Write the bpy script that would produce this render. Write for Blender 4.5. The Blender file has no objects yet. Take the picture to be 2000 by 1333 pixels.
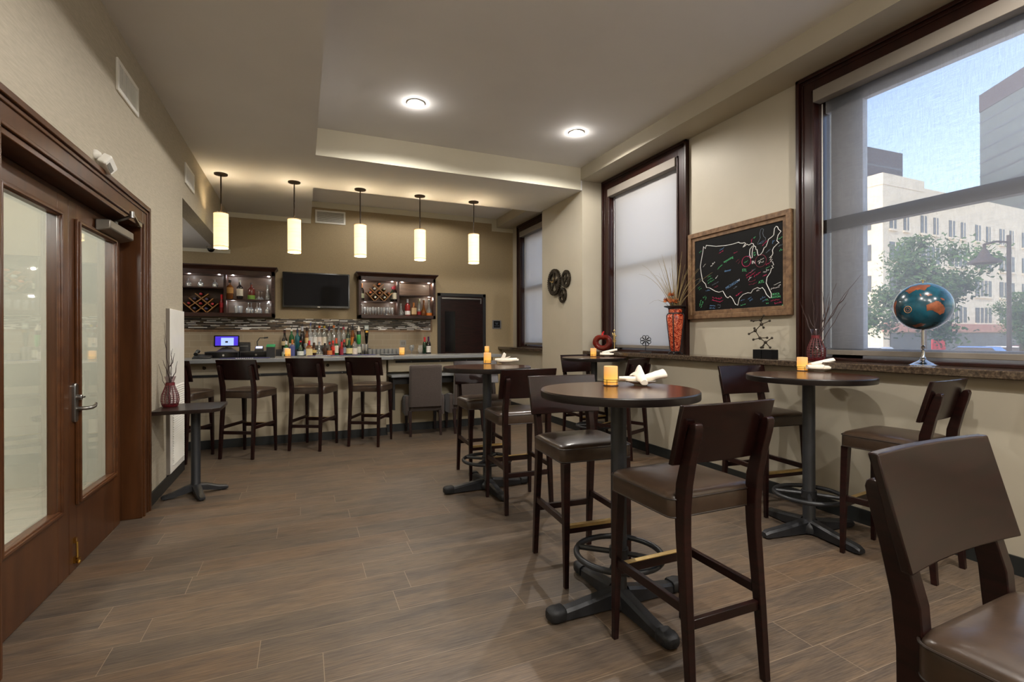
import bpy, bmesh, math, random
from math import sin, cos, pi, radians, sqrt, atan2
from mathutils import Matrix, Vector
random.seed(7)
scene = bpy.context.scene
COL = scene.collection

# ------------------------------------------------------------------ camera model (room: X right along the back wall, Y into the room)
F_, TH, PY, RO, CH = 959.326, 0.4034, 657.85, 0.00266, 1.35
_s, _c = sin(TH), cos(TH)
FW = Vector((_s, _c, 0)); R0 = Vector((_c, -_s, 0)); U0 = Vector((0, 0, 1))
RC = R0*cos(RO) - U0*sin(RO); UC = R0*sin(RO) + U0*cos(RO)
CAM = Vector((0, 0, CH))
def ray(x, y): return RC*((x-1000)/F_) + FW + UC*((PY-y)/F_)
def onz(x, y, z): r = ray(x, y); return CAM + r*((z-CH)/r.z)
def onx(x, y, X): r = ray(x, y); return CAM + r*(X/r.x)
def ony(x, y, Y): r = ray(x, y); return CAM + r*(Y/r.y)
def ond(x, y, D): return CAM + ray(x, y)*D

# ------------------------------------------------------------------ mesh helper
def poly_area(p): return sum(p[i][0]*p[(i+1) % len(p)][1]-p[(i+1) % len(p)][0]*p[i][1] for i in range(len(p)))/2
class MB:
    def __init__(s): s.bm = bmesh.new(); s.M = Matrix.Identity(4)
    def v(s, p): return s.bm.verts.new(s.M @ Vector(p))
    def f(s, vs):
        try: return s.bm.faces.new(vs)
        except ValueError: return None
    def box(s, x0, x1, y0, y1, z0, z1):
        a = [s.v((x, y, z)) for z in (z0, z1) for x, y in ((x0, y0), (x1, y0), (x1, y1), (x0, y1))]
        for q in ((3, 2, 1, 0), (4, 5, 6, 7), (0, 1, 5, 4), (1, 2, 6, 5), (2, 3, 7, 6), (3, 0, 4, 7)): s.f([a[i] for i in q])
        return s
    def hexa(s, b, t):
        a = [s.v(p) for p in list(b)+list(t)]
        for q in ((3, 2, 1, 0), (4, 5, 6, 7), (0, 1, 5, 4), (1, 2, 6, 5), (2, 3, 7, 6), (3, 0, 4, 7)): s.f([a[i] for i in q])
        return s
    def bar(s, p, q, w, h, up=(0, 0, 1)):
        p, q = Vector(p), Vector(q); d = (q-p).normalized(); u = Vector(up); r = d.cross(u)
        if r.length < 1e-5: r = d.cross(Vector((1, 0, 0)))
        r.normalize(); u = r.cross(d); r = r*(w/2); u = u*(h/2)
        return s.hexa([p-r-u, p+r-u, q+r-u, q-r-u], [p-r+u, p+r+u, q+r+u, q-r+u])
    def loft(s, rings, cap0=True, cap1=True, closed=True):
        R = [[s.v(p) for p in r] for r in rings]; n = len(R[0])
        for a, b in zip(R, R[1:]):
            for i in range(n if closed else n-1):
                j = (i+1) % n; s.f([a[i], a[j], b[j], b[i]])
        if cap0: s.f(list(reversed(R[0])))
        if cap1: s.f(R[-1])
        return s
    def tube(s, pts, r, seg=8, closed=False):
        pts = [Vector(p) for p in pts]; n = len(pts)
        rad = r if isinstance(r, (list, tuple)) else [r]*n
        T = []
        for i in range(n):
            a = pts[(i-1) % n] if (closed or i > 0) else pts[i]; b = pts[(i+1) % n] if (closed or i < n-1) else pts[i]
            d = (b-a); T.append(d.normalized() if d.length > 1e-9 else Vector((0, 0, 1)))
        u = T[0].orthogonal().normalized(); rings = []
        for i in range(n):
            u = (u - T[i]*u.dot(T[i]));
            u = u.normalized() if u.length > 1e-6 else T[i].orthogonal().normalized()
            w = T[i].cross(u)
            rings.append([pts[i]+(u*cos(2*pi*k/seg)+w*sin(2*pi*k/seg))*rad[i] for k in range(seg)])
        if closed: return s.loft(rings+[rings[0]], False, False)
        return s.loft(rings)
    def lathe(s, prof, c=(0, 0, 0), seg=24, cap=True):
        c = Vector(c)
        return s.loft([[c+Vector((r*cos(2*pi*k/seg), r*sin(2*pi*k/seg), z)) for k in range(seg)] for r, z in prof], cap, cap)
    def sphere(s, c, r, seg=16, rings=10, sc=(1, 1, 1)):
        c = Vector(c); P = []
        for i in range(rings+1):
            a = -pi/2+pi*i/rings; q = max(cos(a), 0.003)
            P.append([c+Vector((r*q*cos(2*pi*k/seg)*sc[0], r*q*sin(2*pi*k/seg)*sc[1], r*sin(a)*sc[2])) for k in range(seg)])
        return s.loft(P)
    def ring(s, c, R, r, seg=32, rs=8, a0=0):
        c = Vector(c)
        return s.tube([c+Vector((R*cos(a0+2*pi*k/seg), R*sin(a0+2*pi*k/seg), 0)) for k in range(seg)], r, rs, True)
    def prism(s, poly, z0, z1):
        if poly_area(poly) < 0: poly = list(reversed(poly))
        return s.loft([[(x, y, z0) for x, y in poly], [(x, y, z1) for x, y in poly]])
    def frame(s, o, i, z0, z1):      # flat ring between two equally long outlines
        n = len(o); a = [s.v((x, y, z0)) for x, y in o]; b = [s.v((x, y, z0)) for x, y in i]
        c = [s.v((x, y, z1)) for x, y in o]; d = [s.v((x, y, z1)) for x, y in i]
        for k in range(n):
            j = (k+1) % n
            s.f([a[k], a[j], c[j], c[k]]); s.f([b[j], b[k], d[k], d[j]]); s.f([c[k], c[j], d[j], d[k]]); s.f([a[j], a[k], b[k], b[j]])
        return s
    def quad(s, *p): s.f([s.v(q) for q in p]); return s
    def build(s, name, mat, parent=None, loc=None, bevel=0, angle=38, segs=2, sub=0, flat=False):
        bmesh.ops.recalc_face_normals(s.bm, faces=s.bm.faces[:])
        me = bpy.data.meshes.new(name); s.bm.to_mesh(me); s.bm.free()
        if not flat:
            for p in me.polygons: p.use_smooth = True
            me.set_sharp_from_angle(angle=radians(angle))
        me.materials.append(mat)
        o = bpy.data.objects.new(name, me); COL.objects.link(o)
        if parent: o.parent = parent
        if loc is not None: o.location = loc
        if bevel:
            b = o.modifiers.new('bevel', 'BEVEL'); b.width = bevel; b.segments = segs; b.limit_method = 'ANGLE'; b.angle_limit = radians(40)
        if sub:
            b = o.modifiers.new('sub', 'SUBSURF'); b.levels = sub; b.render_levels = sub
        return o
def rrect(w, d, r, n=5, cx=0, cy=0):
    o = []
    for sx, sy, a in ((1, 1, 0), (-1, 1, pi/2), (-1, -1, pi), (1, -1, 1.5*pi)):
        for k in range(n+1):
            t = a+pi/2*k/n; o.append((cx+sx*(w/2-r)+r*cos(t), cy+sy*(d/2-r)+r*sin(t)))
    return o
def tag(o, label, cat, group=None, kind=None):
    o['label'] = label; o['category'] = cat
    if group: o['group'] = group
    if kind: o['kind'] = kind
    return o
def thing(name, label, cat, loc=(0, 0, 0), rz=0, group=None):
    o = bpy.data.objects.new(name, None); COL.objects.link(o); o.empty_display_size = .05
    o.location = loc; o.rotation_euler = (0, 0, rz)
    return tag(o, label, cat, group)
def dup(root, loc, rz=None, label=None, group=None, scale=None, rot=None):
    r = root.copy(); COL.objects.link(r); r.location = loc
    if rot is not None: r.rotation_euler = rot
    elif rz is not None: r.rotation_euler = (0, 0, rz)
    if scale: r.scale = (scale, scale, scale)
    if label: r['label'] = label
    if group: r['group'] = group
    for ch in list(root.children):
        c = ch.copy(); COL.objects.link(c); c.parent = r
        for g in list(ch.children):
            d = g.copy(); COL.objects.link(d); d.parent = c
    return r
def struct(o): o['kind'] = 'structure'; return o
def wallM(X, y, z): # plane on the right wall facing -X: local x -> -Y, local y -> Z, local z -> -X
    return Matrix(((0, 0, -1, X), (-1, 0, 0, y), (0, 1, 0, z), (0, 0, 0, 1)))
def backM(x, Y, z): # plane on the back wall facing -Y: local x -> X, y -> Z, z -> -Y
    return Matrix(((1, 0, 0, x), (0, 0, -1, Y), (0, 1, 0, z), (0, 0, 0, 1)))
def leftM(X, y, z): # plane on the left wall facing +X: local x -> Y, y -> Z, z -> X
    return Matrix(((0, 0, 1, X), (1, 0, 0, y), (0, 1, 0, z), (0, 0, 0, 1)))
def text_into(mb, txt, size, M, depth=.0006):
    cu = bpy.data.curves.new('t', 'FONT'); cu.body = txt; cu.size = size; cu.align_x = 'CENTER'; cu.align_y = 'CENTER'; cu.extrude = depth; cu.resolution_u = 3
    ob = bpy.data.objects.new('t', cu); COL.objects.link(ob)
    dg = bpy.context.evaluated_depsgraph_get(); me = bpy.data.meshes.new_from_object(ob.evaluated_get(dg))
    vs = [mb.bm.verts.new(M @ v.co) for v in me.vertices]
    for p in me.polygons: mb.f([vs[i] for i in p.vertices])
    bpy.data.objects.remove(ob); bpy.data.curves.remove(cu); bpy.data.meshes.remove(me)

# ------------------------------------------------------------------ materials
def srgb(r, g, b):
    f = lambda c: (c/255/12.92) if c/255 <= .04045 else ((c/255+.055)/1.055)**2.4
    return (f(r), f(g), f(b), 1)
def newmat(name):
    m = bpy.data.materials.new(name); m.use_nodes = True; n = m.node_tree
    return m, n, n.nodes['Principled BSDF'], n.links
def setp(b, **k):
    names = dict(rough='Roughness', metal='Metallic', spec='Specular IOR Level', coat='Coat Weight', coatr='Coat Roughness', trans='Transmission Weight', alpha='Alpha', ems='Emission Strength', ior='IOR', sheen='Sheen Weight')
    for a, v in k.items(): b.inputs[names[a]].default_value = v
def noise(n, scale, detail=4, stretch=None, rough=.55):
    tc = n.nodes.new('ShaderNodeTexCoord'); t = n.nodes.new('ShaderNodeTexNoise')
    t.inputs['Scale'].default_value = scale; t.inputs['Detail'].default_value = detail; t.inputs['Roughness'].default_value = rough
    if stretch:
        mp = n.nodes.new('ShaderNodeMapping'); mp.inputs['Scale'].default_value = stretch
        n.links.new(tc.outputs['Object'], mp.inputs['Vector']); n.links.new(mp.outputs['Vector'], t.inputs['Vector'])
    else: n.links.new(tc.outputs['Object'], t.inputs['Vector'])
    return t
def ramp(n, fac, stops):
    r = n.nodes.new('ShaderNodeValToRGB'); e = r.color_ramp.elements
    while len(e) < len(stops): e.new(.5)
    for i, (p, c) in enumerate(stops): e[i].position = p; e[i].color = c
    n.links.new(fac, r.inputs['Fac']); return r
def bump(n, b, h, strength=.2, dist=.01):
    u = n.nodes.new('ShaderNodeBump'); u.inputs['Strength'].default_value = strength; u.inputs['Distance'].default_value = dist
    n.links.new(h, u.inputs['Height']); n.links.new(u.outputs['Normal'], b.inputs['Normal'])
def mul(c, k): return (min(1, c[0]*k), min(1, c[1]*k), min(1, c[2]*k), 1)
def plain(name, col, rough=.5, metal=0, var=.12, scale=20, bmp=0, stretch=None, **k):
    m, n, b, l = newmat(name); t = noise(n, scale, 4, stretch)
    r = ramp(n, t.outputs['Fac'], [(.3, mul(col, 1-var)), (.7, mul(col, 1+var))]); l.new(r.outputs['Color'], b.inputs['Base Color'])
    setp(b, rough=rough, metal=metal, **k)
    if bmp: bump(n, b, t.outputs['Fac'], bmp, .004)
    return m
def wood(name, a, c, rough=.3, stretch=(2, 30, 30), scale=1.5, coat=.25, bmp=.03, spec=.3):
    m, n, b, l = newmat(name); t = noise(n, scale, 6, stretch, .6)
    r = ramp(n, t.outputs['Fac'], [(.28, a), (.5, mul(((a[0]+c[0])/2, (a[1]+c[1])/2, (a[2]+c[2])/2), 1)), (.75, c)])
    l.new(r.outputs['Color'], b.inputs['Base Color']); setp(b, rough=rough, coat=coat, coatr=.15, spec=spec)
    if bmp: bump(n, b, t.outputs['Fac'], bmp, .003)
    return m
def emis(name, col, st, base=None):
    m, n, b, l = newmat(name); b.inputs['Base Color'].default_value = base or col
    b.inputs['Emission Color'].default_value = col; b.inputs['Emission Strength'].default_value = st
    t = noise(n, 12); r = ramp(n, t.outputs['Fac'], [(.2, mul(col, .94)), (.8, col)]); l.new(r.outputs['Color'], b.inputs['Emission Color'])
    return m
def thin(name, tint=(1, 1, 1, 1), gloss=.12, diff=.0, dcol=(.8, .85, .85, 1), rough=.02):
    m = bpy.data.materials.new(name); m.use_nodes = True; n = m.node_tree; l = n.links; n.nodes.remove(n.nodes['Principled BSDF']); out = n.nodes['Material Output']
    t = n.nodes.new('ShaderNodeBsdfTransparent'); t.inputs['Color'].default_value = tint
    g = n.nodes.new('ShaderNodeBsdfGlossy'); g.inputs['Roughness'].default_value = rough
    fr = n.nodes.new('ShaderNodeFresnel'); ge = n.nodes.new('ShaderNodeNewGeometry'); bk = n.nodes.new('ShaderNodeMapRange'); bk.inputs['To Min'].default_value = 1.45; bk.inputs['To Max'].default_value = 1/1.45; l.new(ge.outputs['Backfacing'], bk.inputs['Value']); l.new(bk.outputs[0], fr.inputs['IOR'])
    ma = n.nodes.new('ShaderNodeMath'); ma.operation = 'ADD'; ma.inputs[1].default_value = gloss; ma.use_clamp = True; l.new(fr.outputs['Fac'], ma.inputs[0])
    x = n.nodes.new('ShaderNodeMixShader'); l.new(ma.outputs[0], x.inputs['Fac']); l.new(t.outputs[0], x.inputs[1]); l.new(g.outputs[0], x.inputs[2])
    if diff:
        d = n.nodes.new('ShaderNodeBsdfDiffuse'); d.inputs['Color'].default_value = dcol
        nz = noise(n, 40); mr = n.nodes.new('ShaderNodeMapRange'); mr.inputs['To Min'].default_value = diff*.7; mr.inputs['To Max'].default_value = min(1, diff*1.3); l.new(nz.outputs['Fac'], mr.inputs['Value'])
        y = n.nodes.new('ShaderNodeMixShader'); l.new(mr.outputs[0], y.inputs['Fac']); l.new(x.outputs[0], y.inputs[1]); l.new(d.outputs[0], y.inputs[2]); x = y
    l.new(x.outputs[0], out.inputs['Surface']); return m
def fabric_shade(name, col, transp, transl):
    m = bpy.data.materials.new(name); m.use_nodes = True; n = m.node_tree; l = n.links; n.nodes.remove(n.nodes['Principled BSDF']); out = n.nodes['Material Output']
    d = n.nodes.new('ShaderNodeBsdfDiffuse'); d.inputs['Color'].default_value = col
    tl = n.nodes.new('ShaderNodeBsdfTranslucent'); tl.inputs['Color'].default_value = col
    tr = n.nodes.new('ShaderNodeBsdfTransparent')
    a = n.nodes.new('ShaderNodeMixShader'); a.inputs['Fac'].default_value = transl; l.new(d.outputs[0], a.inputs[1]); l.new(tl.outputs[0], a.inputs[2])
    nz = noise(n, 1.0, 3, (1, 260, 10)); nz2 = noise(n, 1.0, 3, (1, 10, 260)); ad = n.nodes.new('ShaderNodeMath'); ad.operation = 'ADD'
    l.new(nz.outputs['Fac'], ad.inputs[0]); l.new(nz2.outputs['Fac'], ad.inputs[1])
    mr = n.nodes.new('ShaderNodeMapRange'); mr.inputs['From Min'].default_value = .6; mr.inputs['From Max'].default_value = 1.4
    mr.inputs['To Min'].default_value = transp*.91; mr.inputs['To Max'].default_value = min(1, transp*1.09); l.new(ad.outputs[0], mr.inputs['Value'])
    b = n.nodes.new('ShaderNodeMixShader'); l.new(mr.outputs[0], b.inputs['Fac']); l.new(a.outputs[0], b.inputs[1]); l.new(tr.outputs[0], b.inputs[2])
    l.new(b.outputs[0], out.inputs['Surface']); return m
def brickmat(name, c1, c2, mortar, w, h, ms, plane='xy', rough=.4, grain=None, offs=.5, bias=0, phase=(0, 0), sq=1, spec=.5, bmp=.15):
    m, n, b, l = newmat(name); tc = n.nodes.new('ShaderNodeTexCoord'); sep = n.nodes.new('ShaderNodeSeparateXYZ'); cb = n.nodes.new('ShaderNodeCombineXYZ')
    l.new(tc.outputs['Object'], sep.inputs[0])
    ax = {'x': 'X', 'y': 'Y', 'z': 'Z'}
    for i, k in enumerate(plane):
        ad = n.nodes.new('ShaderNodeMath'); ad.operation = 'ADD'; ad.inputs[1].default_value = phase[i]; l.new(sep.outputs[ax[k]], ad.inputs[0]); l.new(ad.outputs[0], cb.inputs[i])
    t = n.nodes.new('ShaderNodeTexBrick'); t.inputs['Scale'].default_value = 1; t.inputs['Brick Width'].default_value = w; t.inputs['Row Height'].default_value = h
    t.inputs['Mortar Size'].default_value = ms; t.inputs['Mortar Smooth'].default_value = .1; t.inputs['Bias'].default_value = bias; t.offset = offs; t.squash = sq
    t.inputs['Color1'].default_value = c1; t.inputs['Color2'].default_value = c2; t.inputs['Mortar'].default_value = mortar
    l.new(cb.outputs[0], t.inputs['Vector']); col = t.outputs['Color']
    if grain:
        for sc, st, amt in grain:
            g = noise(n, sc, 6, st, .62)
            r = ramp(n, g.outputs['Fac'], [(.3, (1-amt, 1-amt, 1-amt, 1)), (.72, (1+0*amt, 1, 1, 1))])
            mx = n.nodes.new('ShaderNodeMixRGB'); mx.blend_type = 'MULTIPLY'; mx.inputs['Fac'].default_value = 1
            l.new(col, mx.inputs['Color1']); l.new(r.outputs['Color'], mx.inputs['Color2']); col = mx.outputs['Color']
    l.new(col, b.inputs['Base Color']); setp(b, rough=rough, spec=spec)
    if bmp:
        inv = n.nodes.new('ShaderNodeMath'); inv.operation = 'SUBTRACT'; inv.inputs[0].default_value = 1; l.new(t.outputs['Fac'], inv.inputs[1]); bump(n, b, inv.outputs[0], bmp, .003)
    return m

M = {}
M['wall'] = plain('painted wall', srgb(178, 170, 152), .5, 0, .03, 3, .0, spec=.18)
M['corr'] = plain('corridor wall', srgb(184, 182, 172), .5, 0, .03, 3)
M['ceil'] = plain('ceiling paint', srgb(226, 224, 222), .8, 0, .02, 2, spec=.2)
M['strip'] = plain('pale trim paint', srgb(214, 208, 188), .6, 0, .02, 3)
def wallpaper(name, col):
    m, n, b, l = newmat(name); t = noise(n, 1, 5, (60, 14, 110), .6); t2 = noise(n, 1.3, 2)
    r = ramp(n, t.outputs['Fac'], [(.25, mul(col, .84)), (.75, mul(col, 1.1))])
    l.new(r.outputs['Color'], b.inputs['Base Color']); setp(b, rough=.6, spec=.3); bump(n, b, t.outputs['Fac'], .35, .004); return m
M['paperL'] = wallpaper('woven wallpaper', srgb(176, 167, 148))
M['paperB'] = wallpaper('tan wallpaper', srgb(166, 148, 116))
M['base'] = plain('black rubber base', srgb(30, 33, 33), .45, 0, .1, 8)
GR = srgb(150, 138, 122)
def floormat():
    m, n, b, l = newmat('wood look plank tile'); tc = n.nodes.new('ShaderNodeTexCoord')
    sep = n.nodes.new('ShaderNodeSeparateXYZ'); l.new(tc.outputs['Object'], sep.inputs[0])
    def math(op, a, v=0):
        q = n.nodes.new('ShaderNodeMath'); q.operation = op
        for k, x in enumerate((a, v)):
            if isinstance(x, (int, float)): q.inputs[k].default_value = x
            else: l.new(x, q.inputs[k])
        return q.outputs[0]
    W_, H_ = 1.2, .2
    yr = math('DIVIDE', math('ADD', sep.outputs['Y'], -.05), H_); row = math('FLOOR', yr)
    wn = n.nodes.new('ShaderNodeTexWhiteNoise'); wn.noise_dimensions = '1D'; l.new(row, wn.inputs['W'])
    xr = math('ADD', math('DIVIDE', sep.outputs['X'], W_), math('MULTIPLY', wn.outputs['Value'], 5.7)); cell = math('FLOOR', xr)
    cb = n.nodes.new('ShaderNodeCombineXYZ'); l.new(cell, cb.inputs[0]); l.new(row, cb.inputs[1])
    pid = n.nodes.new('ShaderNodeTexWhiteNoise'); pid.noise_dimensions = '2D'; l.new(cb.outputs[0], pid.inputs['Vector'])
    # grain coordinates shifted per plank
    g = n.nodes.new('ShaderNodeCombineXYZ'); l.new(math('ADD', sep.outputs['X'], math('MULTIPLY', pid.outputs['Value'], 37)), g.inputs[0]); l.new(math('ADD', sep.outputs['Y'], math('MULTIPLY', pid.outputs['Value'], 11)), g.inputs[1])
    def nz(stretch, detail=5, rough=.6, dist=0):
        mp = n.nodes.new('ShaderNodeMapping'); mp.inputs['Scale'].default_value = stretch; l.new(g.outputs[0], mp.inputs[0])
        t = n.nodes.new('ShaderNodeTexNoise'); t.inputs['Scale'].default_value = 1; t.inputs['Detail'].default_value = detail; t.inputs['Roughness'].default_value = rough; t.inputs['Distortion'].default_value = dist; l.new(mp.outputs[0], t.inputs['Vector']); return t.outputs['Fac']
    broad = nz((1.6, 9, 1), 4, .6, .4)
    base = ramp(n, broad, [(.26, srgb(84, 75, 68)), (.44, srgb(104, 91, 79)), (.58, srgb(116, 99, 82)), (.74, srgb(95, 87, 79))])
    tint = ramp(n, pid.outputs['Value'], [(0, (.80, .81, .82, 1)), (.35, (.95, .94, .92, 1)), (.75, (1.0, .96, .92, 1)), (1, (1.0, .88, .76, 1))])
    def mix(mode, a, c, f=1.0):
        q = n.nodes.new('ShaderNodeMixRGB'); q.blend_type = mode; q.inputs['Fac'].default_value = f; l.new(a, q.inputs['Color1']); l.new(c, q.inputs['Color2']); return q.outputs['Color']
    fine = ramp(n, nz((7, 150, 1), 6, .65), [(.34, (.52, .52, .52, 1)), (.6, (1.0, 1.0, 1.0, 1))])
    wv = n.nodes.new('ShaderNodeTexWave'); wv.wave_type = 'RINGS'; wv.rings_direction = 'Z'; wv.inputs['Scale'].default_value = 7; wv.inputs['Distortion'].default_value = 9; wv.inputs['Detail'].default_value = 4; wv.inputs['Detail Scale'].default_value = 1.6
    mp = n.nodes.new('ShaderNodeMapping'); mp.inputs['Scale'].default_value = (.55, 5, 1); l.new(g.outputs[0], mp.inputs[0]); l.new(mp.outputs[0], wv.inputs['Vector'])
    cath = ramp(n, wv.outputs['Fac'], [(.1, (.80, .80, .80, 1)), (.4, (1, 1, 1, 1))])
    col = mix('MULTIPLY', mix('MULTIPLY', mix('MULTIPLY', base.outputs['Color'], tint.outputs['Color']), fine.outputs['Color'], .85), cath.outputs['Color'], .7)
    fx = math('FRACT', xr); fy = math('FRACT', yr)
    ex = math('MULTIPLY', math('MINIMUM', fx, math('SUBTRACT', 1, fx)), W_); ey = math('MULTIPLY', math('MINIMUM', fy, math('SUBTRACT', 1, fy)), H_)
    gm = math('LESS_THAN', math('MINIMUM', ex, ey), .0013)
    q = n.nodes.new('ShaderNodeMixRGB'); l.new(gm, q.inputs['Fac']); l.new(col, q.inputs['Color1']); q.inputs['Color2'].default_value = srgb(140, 124, 104)
    l.new(q.outputs['Color'], b.inputs['Base Color']); setp(b, rough=.42, spec=.4)
    rr = ramp(n, nz((7, 150, 1), 6, .65), [(.3, (.50, .50, .50, 1)), (.7, (.36, .36, .36, 1))]); l.new(rr.outputs['Color'], b.inputs['Roughness'])
    bump(n, b, fine.outputs['Color'], .10, .003); return m
M['floor'] = floormat()
M['marble'] = brickmat('marble tile', srgb(214, 208, 196), srgb(200, 194, 182), srgb(170, 165, 155), .6, .3, .003, 'xy', .2, [(2.0, (1, 4, 1), .2)], .5)
M['espresso'] = wood('espresso wood', srgb(17, 8, 7), srgb(42, 18, 15), .3, (3, 3, 24), 2.2, .06, .03, .28)
M['espressoX'] = wood('espresso panel wood', srgb(15, 7, 6), srgb(38, 16, 13), .26, (4, 30, 30), 2.2, .05, .02, .34)
M['tabletop'] = wood('dark tabletop wood', srgb(40, 22, 16), srgb(82, 48, 33), .2, (40, 3, 3), 1.2, .12, .015, .4)
M['tabledark'] = wood('dark side table wood', srgb(24, 16, 13), srgb(46, 31, 25), .3, (3, 30, 30), 1.2, .05, .015, .35)
M['edge'] = plain('black tabletop edge', srgb(24, 18, 16), .3, 0, .2, 8)
M['mahog'] = wood('mahogany door wood', srgb(58, 32, 16), srgb(88, 53, 28), .3, (9, 9, 1.2), 1.2, .1, .01)
M['mahogY'] = wood('mahogany rail wood', srgb(60, 33, 17), srgb(90, 54, 28), .3, (9, 1.2, 9), 1.2, .1, .01)
M['casing'] = wood('window casing wood', srgb(28, 12, 9), srgb(48, 21, 14), .35, (9, 9, 1.4), 1.4, .1, .02)
M['leather'] = plain('brown leather', srgb(62, 48, 37), .3, 0, .16, 26, .12, spec=.5, coat=.08)
M['pipe'] = plain('leather piping', srgb(44, 34, 27), .45, 0, .1, 30)
M['iron'] = plain('black powder coat', srgb(30, 31, 34), .42, 0, .2, 30, .05, spec=.5)
M['rubber'] = plain('black rubber', srgb(20, 20, 22), .6, 0, .35, 60, .4)
M['brass'] = plain('worn brass', srgb(222, 192, 130), .38, 1, .12, 20)
M['gold'] = plain('gold metal', srgb(205, 165, 80), .2, 1, .1, 30)
M['chrome'] = plain('polished steel', srgb(205, 205, 205), .14, 1, .04, 10)
M['satin'] = plain('satin nickel', srgb(150, 148, 144), .3, 1, .06, 14)
M['closer'] = plain('closer metal', srgb(138, 132, 122), .4, .7, .06, 14)
M['white'] = plain('white enamel', srgb(238, 236, 228), .4, 0, .03, 10)
M['ventin'] = plain('vent shadow grey', srgb(120, 117, 108), .6, 0, .05, 20)
def granite():
    m, n, b, l = newmat('polished granite'); t = noise(n, 55, 6, None, .7)
    r = ramp(n, t.outputs['Fac'], [(.3, srgb(30, 25, 21)), (.5, srgb(70, 58, 47)), (.66, srgb(104, 88, 70)), (.8, srgb(40, 33, 28))]); l.new(r.outputs['Color'], b.inputs['Base Color']); setp(b, rough=.14, coat=.3); return m
M['granite'] = granite()
M['counter'] = plain('grey solid surface', srgb(122, 124, 124), .25, 0, .05, 120)
M['barpanel'] = brickmat('bar front tile', srgb(184, 171, 146), srgb(172, 160, 136), srgb(150, 137, 116), .9, .46, .002, 'xz', .5, [(2.5, (1, 1, 1), .14)], .5, phase=(.2, .06), bmp=.05)
M['cream'] = plain('cream panel', srgb(190, 177, 148), .5, 0, .03, 4)
M['black'] = plain('black plastic', srgb(20, 20, 21), .4, 0, .15, 20)
M['gloss'] = plain('gloss black', srgb(14, 14, 16), .12, 0, .05, 5)
M['dark'] = plain('near black', srgb(16, 14, 12), .7, 0, .1, 10)
M['screen'] = plain('dark screen', srgb(22, 21, 23), .55, 0, .03, 3, spec=.12)
M['cab'] = wood('dark cabinet wood', srgb(34, 18, 13), srgb(66, 38, 27), .4, (3, 18, 18), 1.6, .15)
M['cabin'] = wood('cabinet interior', srgb(74, 56, 45), srgb(104, 82, 66), .5, (3, 16, 16), 1.4, .05)
M['oak'] = wood('golden oak lattice', srgb(128, 88, 48), srgb(176, 128, 76), .45, (12, 12, 12), 1.2, .1)
def mosaic():
    m, n, b, l = newmat('linear mosaic tile'); tc = n.nodes.new('ShaderNodeTexCoord'); sep = n.nodes.new('ShaderNodeSeparateXYZ'); l.new(tc.outputs['Object'], sep.inputs[0])
    def math(op, a, v):
        q = n.nodes.new('ShaderNodeMath'); q.operation = op
        if isinstance(a, (int, float)): q.inputs[0].default_value = a
        else: l.new(a, q.inputs[0])
        if isinstance(v, (int, float)): q.inputs[1].default_value = v
        else: l.new(v, q.inputs[1])
        return q.outputs[0]
    row = math('FLOOR', math('DIVIDE', sep.outputs['Z'], .0138), 0)
    rh = n.nodes.new('ShaderNodeTexWhiteNoise'); rh.noise_dimensions = '1D'; l.new(row, rh.inputs['W'])
    xs = math('ADD', math('DIVIDE', sep.outputs['X'], .13), math('MULTIPLY', rh.outputs['Value'], 7.3)); cx = math('FLOOR', xs, 0)
    cb = n.nodes.new('ShaderNodeCombineXYZ'); l.new(cx, cb.inputs[0]); l.new(row, cb.inputs[1])
    wn = n.nodes.new('ShaderNodeTexWhiteNoise'); wn.noise_dimensions = '2D'; l.new(cb.outputs[0], wn.inputs['Vector'])
    r = ramp(n, wn.outputs['Value'], [(0, srgb(50, 44, 40)), (.22, srgb(92, 84, 78)), (.40, srgb(124, 104, 82)), (.50, srgb(158, 148, 134)), (.60, srgb(240, 237, 230)), (.84, srgb(80, 66, 54))]); r.color_ramp.interpolation = 'CONSTANT'
    l.new(r.outputs['Color'], b.inputs['Base Color']); setp(b, rough=.18); return m
M['mosaic'] = mosaic()
M['stoneband'] = plain('brown stone band', srgb(128, 98, 68), .35, 0, .3, 14)
M['subway'] = brickmat('beige subway tile', srgb(166, 150, 126), srgb(158, 143, 120), srgb(186, 174, 152), .3, .1, .002, 'xz', .2, None, .5, bmp=.1)
M['greyfab'] = plain('taupe woven upholstery', srgb(68, 58, 52), .85, 0, .16, 90, .25, sheen=.2)
M['darkfab'] = plain('dark upholstery', srgb(46, 40, 37), .85, 0, .16, 90, .2)
M['glass'] = thin('window glass', (.96, .98, .98, 1), .03)
M['doorglass'] = thin('door glass', (.93, .95, .92, 1), .10)
M['vaseglass'] = thin('vase glass', (.86, .80, .82, 1), .06)
M['glassware'] = thin('clear glassware', (.97, .98, .98, 1), .30, .10, (.95, .98, 1, 1))
M['shadeA'] = fabric_shade('sheer solar shade', srgb(138, 140, 145), .60, .5)
M['shadeB'] = fabric_shade('dense solar shade', srgb(200, 198, 196), .10, .55)
M['valance'] = plain('greige valance', srgb(122, 114, 104), .7, 0, .03, 6)
M['sash'] = plain('grey window sash', srgb(196, 198, 204), .5, .1, .06, 8)
M['rail'] = plain('dark shaded meeting rail', srgb(40, 36, 33), .5, 0, .08, 8)  # dark of its own, with the shade on the rail painted in
M['daygap'] = plain('white shade track', srgb(226, 222, 214), .4, 0, .03, 8)  # paints the bright gap at the edge of the roller shade
M['paper'] = plain('white napkin linen', srgb(240, 232, 218), .9, 0, .04, 30, .1)
M['plate'] = plain('white stoneware', srgb(228, 224, 216), .25, 0, .03, 10)
M['platerim'] = plain('dark plate rim', srgb(70, 66, 66), .3, 0, .05, 10)
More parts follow.
